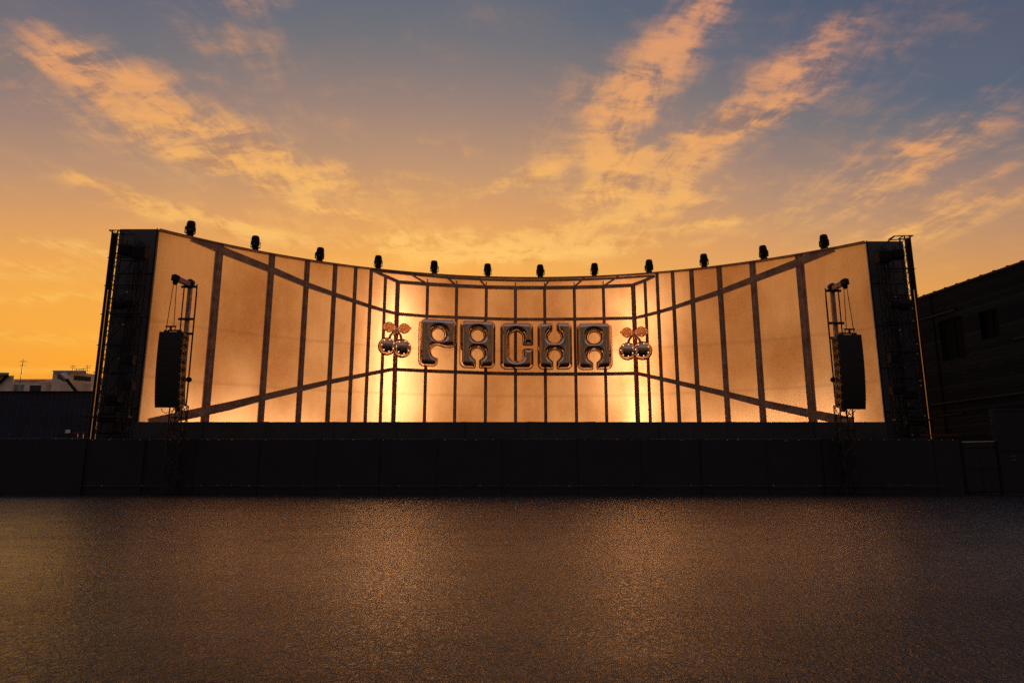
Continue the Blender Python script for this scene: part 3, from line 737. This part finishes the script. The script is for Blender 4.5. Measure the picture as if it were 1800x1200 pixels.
# ------------------------------------------------------------------ PA masts and line arrays
FY = 31.4                                    # fence line
def pa(side):
    e = -1 if side == 'left' else 1
    Ym = FY - .55
    bx = at_y(300.5 if e < 0 else 1496, 868, Ym).x
    zt = at_y(328 if e < 0 else 1466, 495 if e < 0 else 502, Ym).z
    r = thing('speaker_mast', (bx, Ym, 0), f'slim black lattice mast with lifting arm before the {side} part of the low fence', 'mast', 'lattice masts that carry the speakers')
    w = .56
    zlo = at_y(300, 712, Ym).z
    truss(r, bx, Ym, .06, zlo, w, .6, .032, (M_TUBE,) * 4, M_TUBE)
    mb = MB(); mb.box(bx - .55, bx + .55, Ym - .42, Ym + .42, 0.003, .06, bev=.015); mb.build('base_plate', M_BLACK, r)
    mb = MB(); mb.box(bx - .09, bx + .09, Ym - .09, Ym + .09, zlo - .3, zt - .1, bev=.02); mb.build('post', M_FRAME, r)
    for dx in (-.30, .30):
        mb = MB(); mb.tube((bx + dx, Ym + .02, zlo + .003), (bx + dx, Ym + .02, zt - .12), .03, 8); mb.build('side_tube', M_TUBE, r)
    for zz_ in (zt - 1.9, zt - 2.6, zt - .35):
        mb = MB(); mb.box(bx - .36, bx + .36, Ym - .16, Ym - .122, zz_, zz_ + .12, bev=.01); mb.build('bracket', M_TUBE, r)
    mb = MB(); mb.lathe([(.10, -.13), (.17, -.10), (.17, .10), (.10, .13)], 16, Matrix.Translation((bx, Ym, zt - .06)) @ Matrix.Rotation(PI / 2, 4, 'X')); mb.build('pulley', M_TUBE, r)
    # lifting arm runs outward and towards the audience
    ax = at_y(309 if e < 0 else 1484, 496, Ym - .75).x; ay = Ym - .75
    d = Vector((ax - bx, ay - Ym, .18)); ln = d.length; ang = math.atan2(d.y, d.x)
    Mx = Matrix.Translation((bx, Ym, zt - .16)) @ Matrix.Rotation(ang, 4, 'Z') @ Matrix.Rotation(-.12, 4, 'Y')
    mb = MB(); mb.box(-.1, ln + .12, -.10, .10, -.12, .12, Mx, bev=.02); mb.build('arm', M_FRAME, r)
    tip = Mx @ Vector((ln, 0, -.12))
    mb = MB(); mb.box(ln - .13, ln + .17, -.13, .13, -.15, .15, Mx, bev=.03); mb.build('arm_cap', M_BLACK, r)
    mb = MB(); mb.lathe([(.05, -.06), (.11, -.04), (.11, .04), (.05, .06)], 14, Matrix.Translation(tip + Vector((0, 0, -.09))) @ Matrix.Rotation(PI / 2, 4, 'X')); mb.build('sheave', M_BLACK, r)
    # work lamp on the inner side
    lx = bx - e * .42; lz = at_y(300, 668, Ym).z
    mb = MB(); mb.lathe([(.10, -.10), (.12, -.06), (.12, .05), (.085, .06), (.085, .03)], 16, Matrix.Translation((lx, Ym - .2, lz)) @ Matrix.Rotation(PI / 2, 4, 'X'), caps=True); wl = mb.build('work_lamp', M_BLACK, r)
    mb = MB(); mb.tube((lx, Ym - .12, lz), (bx - e * .28, Ym, lz), .02, 6); mb.build('lamp_bracket', M_BLACK, wl)
    mb = MB(); mb.tube((bx - e * .36, Ym - .05, .8), (bx - e * .36, Ym - .05, zt - .5), .016, 6); mb.build('cable', M_BLACK, r)
    # ---- hung array
    ya = Ym - .75; N_ = 9
    xc = (at_y(279, 583, ya - .35).x + at_y(320, 583, ya - .35).x) / 2 if e < 0 else (at_y(1477, 587, ya - .35).x + at_y(1512, 587, ya - .35).x) / 2
    z1 = at_y(300, 582 if e < 0 else 587, ya - .4).z; z0 = at_y(300, 716 if e < 0 else 719, ya - .35).z
    ch = (z1 - z0) / N_
    ar = thing('line_array', (xc, ya, z1), f'tall black curved stack of loudspeakers hanging from the {side} mast', 'loudspeaker', 'speaker stacks hung on the masts')
    w_, d_ = 1.06, .74
    yy, zz_, tilt = ya - .30, z1, 0.
    angs = [-.03, -.01, .01, .035, .06, .09, .13, .17, .22]
    for k in range(N_):
        a = angs[k]
        Mx = Matrix.Translation((xc, yy, zz_)) @ Matrix.Rotation(a, 4, 'X')
        hh = ch - .003
        mb = MB()
        # wedge box: back lower than the front
        p = [(-w_ / 2, .03, -hh), (w_ / 2, .03, -hh), (w_ / 2 - .04, d_, -hh * .96), (-w_ / 2 + .04, d_, -hh * .96),
             (-w_ / 2, .03, 0), (w_ / 2, .03, 0), (w_ / 2 - .04, d_, -hh * .04), (-w_ / 2 + .04, d_, -hh * .04)]
        mb.hexa([Mx @ Vector(q_) for q_ in p]); cb = mb.build('cabinet', M_SPKSIDE, ar)
        cbo = ar.location
        mb = MB(); mb.box(-w_ / 2 + .012, w_ / 2 - .012, -.01, .028, -hh + .002, -.002, Mx, bev=.003)
        mb.build('grille', M_GRILLE, cb, origin=cbo)
        for s_ in (-1, 1):
            mb = MB()
            x0, x1 = sorted((s_ * (w_ / 2 + .003), s_ * (w_ / 2 + .028)))
            mb.box(x0, x1, .07, .13, -hh * .9, -hh * .1, Mx); mb.build('rigging_plate', M_TUBE, cb, origin=cbo)
            mb = MB(); mb.box(x0, x1, .48, .56, -hh * .80, -hh * .16, Mx); mb.build('rigging_plate', M_TUBE, cb, origin=cbo)
            mb = MB(); mb.box(x0, x1, .24, .40, -hh * .66, -hh * .36, Mx, bev=.008); mb.build('handle', M_BLACK, cb, origin=cbo)
        mb = MB(); mb.box(-.28, .28, d_ + .003, d_ + .03, -hh * .65, -hh * .35, Mx); mb.build('rear_panel', M_BLACK, cb, origin=cbo)
        nx = Mx @ Vector((0, 0, -ch)); yy, zz_ = nx.y, nx.z
    cab0 = ar.location
    yb = ya - .30
    mb = MB()
    for s_ in (-1, 1): mb.box(xc + s_ * .3 - .03, xc + s_ * .3 + .03, yb + .02, yb + .7, z1 + .006, z1 + .09)
    mb.box(xc - .3, xc + .3, yb + .28, yb + .36, z1 + .09, z1 + .15); mb.build('bumper_frame', M_BLACK, ar)
    mb = MB(); px_ = tip.x
    mb.box(px_ - .24, px_ + .24, tip.y - .05, tip.y + .05, z1 + .27, z1 + .33, bev=.01); mb.tube((px_, tip.y, z1 + .1), (px_, tip.y, z1 + .28), .05, 8); mb.build('spreader_bar', M_BLACK, ar)
    for s_ in (-1, 1):
        mb = MB(); mb.tube((tip.x + s_ * .07, tip.y, tip.z - .14), (px_ + s_ * .16 + e * .03, tip.y, z1 + .33), .016, 6); mb.build('hoist_cable', M_CABLE, ar)
        mb = MB(); mb.tube((px_ + s_ * .2, tip.y, z1 + .10), (px_ + s_ * .2, tip.y, z1 + .27), .02, 6); mb.build('shackle', M_BLACK, ar)
    mb = MB()
    pts = [Vector((xc + e * .1 - .25, yb + .5, z0 + .02)), Vector((xc - .3, yb + .5, z0 - .12)), Vector((xc - .15, yb + .5, z0 - .2)), Vector((xc + .1, yb + .55, z0 - .1)), Vector((xc + .25, yb + .6, z0 + .06))]
    mb.path(pts, .014, 6); mb.build('loose_cable', M_BLACK, ar)
pa('left'); pa('right')

# ------------------------------------------------------------------ fences, skirt
def cloth_panel(x0, x1, z0, z1, y, seed, amp=.035):
    rnd = random.Random(seed); nx, nz = 14, 10
    ph = [rnd.uniform(0, 6) for _ in range(4)]
    def yy(i, k):
        u_, v_ = i / nx, k / nz
        s_ = math.sin(PI * u_) * (.35 + .65 * math.sin(PI * v_))
        return y + amp * (s_ * (.6 * math.sin(5 * u_ + ph[0] + 2 * v_) + .5 * math.sin(11 * u_ + ph[1] - 3 * v_)) + .2 * math.sin(9 * v_ + ph[2]) * s_)
    mb = MB(); vs = []
    for t in (0, .03):
        vs += [(x0 + (x1 - x0) * i / nx, yy(i, k) + t, z0 + (z1 - z0) * k / nz - (.03 * math.sin(PI * (i / nx)) * (1 if k == nz else 0))) for i in range(nx + 1) for k in range(nz + 1)]
    o = (nx + 1) * (nz + 1); fs = []
    for i in range(nx):
        for k in range(nz):
            a = i * (nz + 1) + k; q_ = (a, a + nz + 1, a + nz + 2, a + 1)
            fs += [q_, tuple(o + j for j in reversed(q_))]
    mb.add(vs, fs, True)
    for i in range(nx): 
        for k in (0, nz):
            a = i * (nz + 1) + k; mb.add([vs[a], vs[a + nz + 1], vs[a + nz + 1 + o], vs[a + o]], [(0, 1, 2, 3)])
    for k in range(nz):
        for i in (0, nx):
            a = i * (nz + 1) + k; mb.add([vs[a], vs[a + 1], vs[a + 1 + o], vs[a + o]], [(0, 1, 2, 3)])
    return mb
tie_mesh = MB().lathe([(.006, -.02), (.021, -.01), (.021, .01), (.006, .02)], 6, Matrix.Rotation(PI / 2, 4, 'X'))
tie_src = None
def tie(parent, loc, rel):
    global tie_src
    if tie_src is None:
        o = tie_mesh.build('cable_tie', M_TIE, parent, origin=(0, 0, 0)); tie_src = o
    else:
        o = tie_src.copy(); COL.objects.link(o); o.parent = parent
    o.location = Vector(loc) - Vector(rel); k = random.uniform(.5, 1.1); o.scale = (k * random.uniform(.8, 1.6), 1, k)
    return o
def fence(name, label, xs_, y, ztop, mat, cat, tie_step=.9, lower=None, zb=.004, seed=0, ytop=None, post_mat=M_TUBE):
    r = thing(name, ((xs_[0] + xs_[-1]) / 2, y, 0), label, cat)
    rnd = random.Random(seed + 5)
    for k, (a, c) in enumerate(zip(xs_, xs_[1:])):
        dz = rnd.uniform(-.015, .015); dy = (.04 if k % 2 else -.04) + rnd.uniform(-.01, .01)
        p = cloth_panel(a - .03, c + .03, zb, ztop + dz, y + dy, seed + k).build('scrim_panel', mat, r)
        n = max(2, int((c - a) / tie_step))
        for i in range(n):
            xx = a + (c - a) * (i + rnd.uniform(.25, .75)) / n
            tie(p, (xx, y + dy - .06, ztop + dz - .05 + rnd.uniform(-.02, .02)), r.location)
            if lower and rnd.random() < .75: tie(p, (xx + rnd.uniform(-.2, .2), y - .135, lower + rnd.uniform(-.02, .02)), r.location)
    for xx in xs_:
        mb = MB(); mb.tube((xx, y + .17, 0), (xx, y + .17, ztop - .02), .03, 8); mb.build('post', post_mat, r)
    mb = MB(); mb.tube((xs_[0], y + .16, ztop - .02), (xs_[-1], y + .16, ztop - .02), .025, 8); mb.build('top_rail', post_mat, r)
    if lower:
        mb = MB(); mb.box(xs_[0], xs_[-1], y - .125, y - .110, lower - .02, lower + .02); mb.build('hem_strap', M_SCRIM2, r)
    return r
fx = lambda px, py=820: at_y(px, py, FY).x
FZ = at_y(900, 771, FY).z; LZ = at_y(900, 853, FY).z
fence('scrim_fence', 'long low black scrim fence across the foot of the stage behind the speaker masts', [fx(p) for p in (148, 250, 345, 452, 560, 665, 772, 880, 1018, 1125, 1235, 1345, 1449, 1545, 1648)], FY, FZ, M_SCRIM, 'fence', .62, LZ, seed=11)
fence('hoarding_fence', 'plain black hoarding fence at the far left beneath the navy sheet fence', [fx(p) for p in (-160, -70, 72, 149)], FY - .12, FZ + .02, M_SCRIM, 'fence', 1.9, seed=31)
fence('corner_fence', 'short black fence section beneath the red rail near the boarded building', [fx(p) for p in (1647, 1694)], FY + .05, FZ - .02, M_SCRIM, 'fence', 1., seed=41)
SY = 33.4
SZ = at_y(900, 741, SY).z
fence('stage_skirt', 'dark grey fabric skirt along the bottom edge of the amber stage wall', [at_y(p, 745, SY).x for p in (238, 356, 470, 585, 700, 815, 930, 1045, 1160, 1275, 1433, 1556)], SY, SZ, M_SCRIM2, 'skirt', .62, seed=21, zb=.01)

# gate and tall hoarding on the right
gx0, gx1 = fx(1696), fx(1754); gz = at_y(1700, 778, FY).z
r = thing('site_gate', ((gx0 + gx1) / 2, FY, 0), 'black panelled gate with a pale top rail near the right edge', 'gate')
for k in range(2):
    a = gx0 + (gx1 - gx0) * k / 2 + .01; c = gx0 + (gx1 - gx0) * (k + 1) / 2 - .01
    mb = MB(); mb.box(a, c, FY - .02, FY + .04, .06, gz, bev=.01)
    lf = mb.build('gate_leaf', M_SCRIM, r)
    for zz_ in (.12, gz * .5, gz - .2):
        mb = MB(); mb.box(a + .02, c - .02, FY - .05, FY - .022, zz_, zz_ + .06); mb.build('cross_rail', M_TUBE, lf, origin=r.location)
mb = MB(); mb.tube((gx0, FY + .01, gz + .03), (gx1, FY + .01, gz + .06), .03, 8); mb.build('top_rail', M_ALU, r)
for xx in (gx0 - .05, gx1 + .05):
    mb = MB(); mb.box(xx - .045, xx + .045, FY - .05, FY + .05, 0, gz + .1, bev=.01); mb.build('gate_post', M_BLACK, r)
hz = at_y(1757, 718, FY).z
r = thing('tall_hoarding', (fx(1800), FY, 0), 'tall black hoarding box standing right of the gate at the photo edge', 'hoarding')
mb = MB(); mb.box(fx(1758), fx(1990), FY - .05, FY + .3, .04, hz, bev=.02); mb.build('shell', M_SCRIM, r)
mb = MB(); mb.box(fx(1764), fx(1985), FY - .075, FY - .052, hz * .5, hz * .5 + .05); mb.box(fx(1764), fx(1985), FY - .075, FY - .052, hz - .12, hz - .07); mb.build('batten', M_TUBE, r)
for (px, py) in ((1781, 802), (1781, 808)):
    p = at_y(px, py, FY - .06); mb = MB(); mb.box(p.x - .09, p.x + .09, FY - .085, FY - .053, p.z - .03, p.z + .03, bev=.005); mb.build('number_plate', plain('grey_plate', (.12, .12, .12), .5) if py < 805 else bpy.data.materials['grey_plate'], r)

# red barrier rails
def barrier(pxs, py, Y, zb, label):
    a, c = at_y(pxs[0], py, Y), at_y(pxs[1], py, Y)
    r = thing('red_rail', ((a.x + c.x) / 2, Y, 0), label, 'barrier')
    mb = MB(); mb.tube((a.x, Y, a.z), (c.x, Y, a.z), .035, 8); mb.build('top_rail', M_RED, r)
    for t in (.35, .75):
        xx = a.x + (c.x - a.x) * t; mb = MB(); mb.tube((xx, Y, 0), (xx, Y, a.z), .03, 8); mb.build('post', M_RED, r)
    mb = MB(); mb.tube((a.x, Y, a.z - .5), (c.x, Y, a.z - .5), .03, 8); mb.build('mid_rail', M_RED, r)
barrier((1618, 1682), 765, 34.6, 0, 'thin red barrier rail just above the fence near the boarded building')
barrier((128, 152), 761, 34.2, 0, 'thin red barrier rail just above the fence near the navy sheet fence')
p = at_y(121, 758, 33.0)
r = thing('work_light', (p.x, p.y, 0), 'small pale work light above the fence in front of the navy sheets', 'light')
mb = MB(); mb.tube((p.x, p.y + .05, 0), (p.x, p.y + .05, p.z - .1), .03, 8); mb.build('stand', M_BLACK, r)
mb = MB(); mb.box(p.x - .14, p.x + .14, p.y - .07, p.y + .07, p.z - .1, p.z + .1, bev=.02); mb.build('lamp_body', M_BLACK, r)
mb = MB(); mb.box(p.x - .12, p.x + .12, p.y - .085, p.y - .071, p.z - .08, p.z + .08); mb.build('lens', plain('pale_lens', (.75, .78, .82), .3), r)

# ------------------------------------------------------------------ navy corrugated hoarding on the left
CYY = 38.5
cz = at_y(80, 689, CYY).z
x0, x1 = at_y(-330, 700, CYY).x, at_y(172, 700, CYY).x
r = thing('sheet_fence', ((x0 + x1) / 2, CYY, 0), 'tall navy corrugated steel fence below the white houses', 'fence')
def corr(a, c):
    mb = MB(); n = int((c - a) / .07); vs = []
    for i in range(n + 1):
        xx = a + (c - a) * i / n; yy = CYY + (0, .0, .05, .05)[i % 4]
        vs += [(xx, yy, 0), (xx, yy, cz), (xx, yy + .012, cz), (xx, yy + .012, 0)]
    fs = []
    for i in range(n):
        for k in range(4): fs.append((i * 4 + k, i * 4 + (k + 1) % 4, i * 4 + 4 + (k + 1) % 4, i * 4 + 4 + k))
    return mb.add(vs, fs)
npan = 5
for k in range(npan):
    a = x0 + (x1 - x0) * k / npan; c = x0 + (x1 - x0) * (k + 1) / npan - .01
    corr(a, c).build('sheet', M_CORR, r)
mb = MB(); mb.box(x0, x1, CYY - .04, CYY + .10, cz, cz + .06, bev=.01); mb.build('capping', M_BLACK, r)

# ------------------------------------------------------------------ white houses far left
HY = 88.
def X(px, Y=HY): return at_y(px, 680, Y).x
def Z(py, Y=HY): return at_y(80, py, Y).z
def block(pl, pr, Y, d, z0, z1, ins=1.5):
    a, c = X(pl, Y), X(pr, Y); c2 = X(pr - ins, Y + d)
    return MB().hexa([Vector(p) for p in ((a, Y, z0), (c, Y, z0), (c2, Y + d, z0), (a, Y + d, z0), (a, Y, z1), (c, Y, z1), (c2, Y + d, z1), (a, Y + d, z1))])
def win(r, wall, px0, px1, py0, py1, Y, mat, frame=M_RENDER, mull=0):
    fr = MB(); a, c, zl, zh = X(px0, Y), X(px1, Y), Z(py1, Y), Z(py0, Y); t = .07
    fr.box(a, c, Y - .06, Y - .003, zh - t, zh); fr.box(a, c, Y - .06, Y - .003, zl, zl + t); fr.box(a, a + t, Y - .06, Y - .003, zl + t, zh - t); fr.box(c - t, c, Y - .06, Y - .003, zl + t, zh - t)
    for k in range(mull):
        xx = a + (c - a) * (k + 1) / (mull + 1); fr.box(xx - .04, xx + .04, Y - .055, Y - .004, zl + t, zh - t)
    f = fr.build('window', frame, r)
    g_ = MB(); g_.box(a + t, c - t, Y - .04, Y - .004, zl + t, zh - t); g_.build('pane', mat, f, origin=r.location)
r = thing('white_house', (X(60), HY, 0), 'pale flat-roofed house with blue-grey blinds and a dark balcony opening', 'house')
mb = block(22, 92, HY, 9, 0, Z(669)); mb.build('wall', M_RENDER, r)
mb = block(21, 93, HY - .25, 9, Z(669), Z(666.5)); mb.build('roof', M_RENDER, r)
win(r, None, 25, 44, 675, 693, HY, M_BLIND, mull=1)
win(r, None, 52, 74, 676, 693, HY, M_GLASS, mull=0)
mb = MB(); mb.box(X(81), X(102), HY - 1.6, HY - .02, Z(676), Z(673), bev=.04); mb.build('canopy', M_RENDER_SUNLIT, r)
mb = MB(); mb.tube((X(24.5), HY + 1, Z(667)), (X(24.5), HY + 1, Z(629)), .05, 6)
for k, wd in ((633, .5), (640, .3)): mb.tube((X(24.5) - wd, HY + 1, Z(k)), (X(24.5) + wd, HY + 1, Z(k)), .03, 6)
mb.build('antenna', M_TUBE, r)
T2 = HY - 2
r = thing('roof_tower_house', (X(118, T2), T2, 0), 'taller pale house block with rooftop aerials right of the flat-roofed house', 'house')
mb = MB(); mb.box(X(90, T2), X(122, T2), T2, T2 + 7, 0, Z(653.5, T2)); mb.build('wall', M_RENDER, r)
mb = MB(); mb.hexa([Vector(p) for p in ((X(122, T2) + .003, T2, 0), (X(146, T2), T2 + 2.2, 0), (X(145, T2 + 7), T2 + 7, 0), (X(122, T2) + .003, T2 + 7, 0), (X(122, T2) + .003, T2, Z(653.5, T2)), (X(146, T2), T2 + 2.2, Z(653.5, T2)), (X(145, T2 + 7), T2 + 7, Z(653.5, T2)), (X(122, T2) + .003, T2 + 7, Z(653.5, T2)))]); mb.build('side_wall', M_RENDER_SUNLIT, r)
mb = block(88.5, 147, T2 - .35, 7.3, Z(653.5, T2), Z(651.5, T2)); mb.build('roof', M_RENDER, r)
win(r, None, 98, 120, 657, 666, T2, M_GLASS, mull=1)
mb = MB(); zl, zh = Z(667, T2), Z(659, T2)
def sidept(t, z, o): return Vector((X(122, T2) + (X(146, T2) - X(122, T2)) * t + .03 * o, T2 + 2.2 * t - o, z))
mb.hexa([sidept(.15, zl, .06), sidept(.85, zl, .06), sidept(.85, zl, .004), sidept(.15, zl, .004), sidept(.15, zh, .06), sidept(.85, zh, .06), sidept(.85, zh, .004), sidept(.15, zh, .004)]); mb.build('pane', M_GLASS, r)
mb = block(107, 160, T2 - 1.5, 1.4, 0, Z(676, T2)); mb.build('terrace_wall', M_RENDER_SUNLIT, r)
mb = block(148, 170, T2 + .5, 4.5, 0, Z(681, T2)); mb.build('annex', M_RENDER_SUNLIT, r)
for (px, py) in ((106, 637), (113, 643), (119, 643), (126, 642), (133, 637)):
    mb = MB(); mb.tube((X(px, T2), T2 + 2, Z(652, T2)), (X(px, T2), T2 + 2, Z(py, T2)), .04, 6)
    for k in (2, 5): mb.tube((X(px, T2) - .35, T2 + 2, Z(py + k, T2)), (X(px, T2) + .35, T2 + 2, Z(py + k, T2)), .025, 6)
    mb.build('antenna', M_TUBE, r)
T3 = HY - 5
r = thing('gabled_house', (X(5, T3), T3, 0), 'grey house with a dark sloping gutter at the left photo edge', 'house')
mb = block(-120, 22, T3, 9, 0, Z(660, T3)); mb.build('wall', M_RENDER, r)
mb = MB(); mb.hexa([Vector(p) for p in ((X(-120, T3), T3 - .6, Z(660, T3)), (X(19, T3), T3 - .6, Z(660, T3)), (X(17, T3 + 9), T3 + 9, Z(660, T3)), (X(-120, T3), T3 + 9, Z(660, T3)),
       (X(-120, T3), T3 - .6, Z(655, T3)), (X(19, T3), T3 - .6, Z(656, T3)), (X(17, T3 + 9), T3 + 9, Z(656, T3)), (X(-120, T3), T3 + 9, Z(655, T3)))]); mb.build('roof', M_BLIND, r)
mb = MB(); mb.tube((X(13, T3), T3 - .2, Z(659, T3)), (X(-14, T3), T3 - .2, Z(688, T3)), .14, 8); mb.build('gutter', M_BLACK, r)
# floodlight arm poking over the navy sheets
r = thing('floodlight_arm', (at_y(137, 690, 44).x, 44, 0), 'slanted dark floodlight arm with a pale head in front of the houses', 'floodlight')
mb = MB(); b0 = at_y(137, 691, 44); b1 = at_y(118, 668, 44); h1 = at_y(109, 660, 44)
mb.tube((b0.x, 44, 0), b0, .10, 8); mb.tube(b0, b1, .10, 8); mb.build('pole', M_BLACK, r)
mb = MB(); mb.tube(b1, h1, .20, 10, .30); mb.build('lamp_head', M_ALU, r)

# ------------------------------------------------------------------ boarded building on the right
dirv = Vector((-.143, 1, 0)).normalized()
B0 = Vector((at_y(1640, 600, 42).x, 42, 0))
def bp(px, off=0.):                          # the point on the facade line seen at pixel column px (horizon row)
    s_ = (px - CX) / F * math.cos(PITCH) ; k = s_ / 1.0
    # solve (B0 + t dir): x / (y*cos + ..) approximated at facade mid height via iteration
    lo, hi = -60., 60.
    for _ in range(60):
        t = (lo + hi) / 2; p = B0 + dirv * t
        v = p.x / p.y - ray(px, 640).x / ray(px, 640).y
        if v > 0: lo = t
        else: hi = t
    return (lo + hi) / 2
nrm = Vector((-dirv.y, dirv.x, 0))           # towards the yard
def fp(t, z, off=0.): p = B0 + dirv * t + nrm * off; return Vector((p.x, p.y, z))
def zat(px, py, t): p = fp(t, 0); return at_y(px, py, p.y).z
ta, tb = bp(1600), bp(1800)
zr = zat(1640, 513, bp(1640)) - .36
r = thing('boarded_building', tuple(fp((ta + tb) / 2, 0)), 'big charcoal boarded building with dark openings at the right edge', 'building')
def fbox(mb, t0, t1, z0, z1, o0, o1):
    t0, t1 = min(t0, t1), max(t0, t1)
    return mb.hexa([fp(t0, z0, o1), fp(t0, z0, o0), fp(t1, z0, o0), fp(t1, z0, o1), fp(t0, z1, o1), fp(t0, z1, o0), fp(t1, z1, o0), fp(t1, z1, o1)])
tnear, tfar = tb - 9, ta + 14
# wall with two real openings
ops = []
for (p0, p1, y0, y1) in ((1658, 1701, 566, 637), (1732, 1766, 551, 600)):
    t0, t1 = bp(p1), bp(p0); tm = (t0 + t1) / 2; pm = (p0 + p1) / 2
    ops.append((t0, t1, zat(pm, y1 - 6, tm), zat(pm, y0 - 6, tm)))
cuts = sorted([tnear, tfar] + [c for o_ in ops for c in o_[:2]])
mb = MB()
for a, c in zip(cuts, cuts[1:]):
    o_ = [q_ for q_ in ops if abs(q_[0] - a) < 1e-6]
    if o_:
        fbox(mb, a, c, 0, o_[0][2], 0, -.5); fbox(mb, a, c, o_[0][3], zr, 0, -.5)
    else: fbox(mb, a, c, 0, zr, 0, -.5)
mb.build('wall', M_PLANK, r)
mb = MB(); fbox(mb, tnear, tfar, 0, zr - .3, -.9, -12); mb.build('inner_block', M_BLACK, r)
mb = MB(); fbox(mb, tnear, tfar, zr, zr + .12, .12, -12); 
k = tnear
while k < tfar:
    fbox(mb, k, k + .12, zr + .123, zr + .16, .13, -.3); k += .9
mb.build('roof_edge', M_BLACK, r)
for i, (t0, t1, z0, z1) in enumerate(ops):
    f = MB(); w_ = .12
    fbox(f, t0, t1, z1 - w_, z1, -.2, -.32); fbox(f, t0, t1, z0, z0 + w_, -.2, -.32); fbox(f, t0, t0 + w_, z0 + w_, z1 - w_, -.2, -.32); fbox(f, t1 - w_, t1, z0 + w_, z1 - w_, -.2, -.32)
    tm = (t0 + t1) / 2; fbox(f, tm - .05, tm + .05, z0 + w_, z1 - w_, -.2, -.31)
    fo = f.build('window', M_VOID, r)
    g_ = MB(); fbox(g_, t0 + w_, t1 - w_, z0 + w_, z1 - w_, -.26, -.30); g_.build('pane', M_VOID, fo, origin=r.location)
M_LEDGE = plain('grey_ledge', (.026, .027, .03), .7, 0, .2, 3., spec=.1)
def ledge(name, p0, p1, y0, y1, th, out):
    t0, t1 = bp(p1), bp(p0); z_ = (zat(p0, y0, t1) + zat(p1, y1, t0)) / 2
    mb = MB(); fbox(mb, t0, t1, z_ - th, z_, out, .003); mb.build(name, M_LEDGE, r)
ledge('canopy_strip', 1617, 1695, 567, 541, .10, .25)
ledge('ledge', 1620, 1990, 713, 660, .09, .15)
ledge('ledge', 1640, 1683, 731, 724, .07, .1)
ledge('ledge', 1790, 1830, 594, 585, .10, .1)
for pxs in (1604, 1650):
    t_ = bp(pxs); mb = MB(); fbox(mb, t_ - .05, t_ + .05, 0, zr - .1, .06, .003); mb.build('downpipe', M_VOID, r)

# ------------------------------------------------------------------ render settings
sc.view_settings.view_transform = 'Standard'; sc.view_settings.look = 'None'
sc.view_settings.exposure = 0; sc.view_settings.gamma = 1
try:
    sc.cycles.use_denoising = False
except Exception: pass
sc.cycles.max_bounces = 6; sc.cycles.transmission_bounces = 4; sc.cycles.sample_clamp_indirect = 2
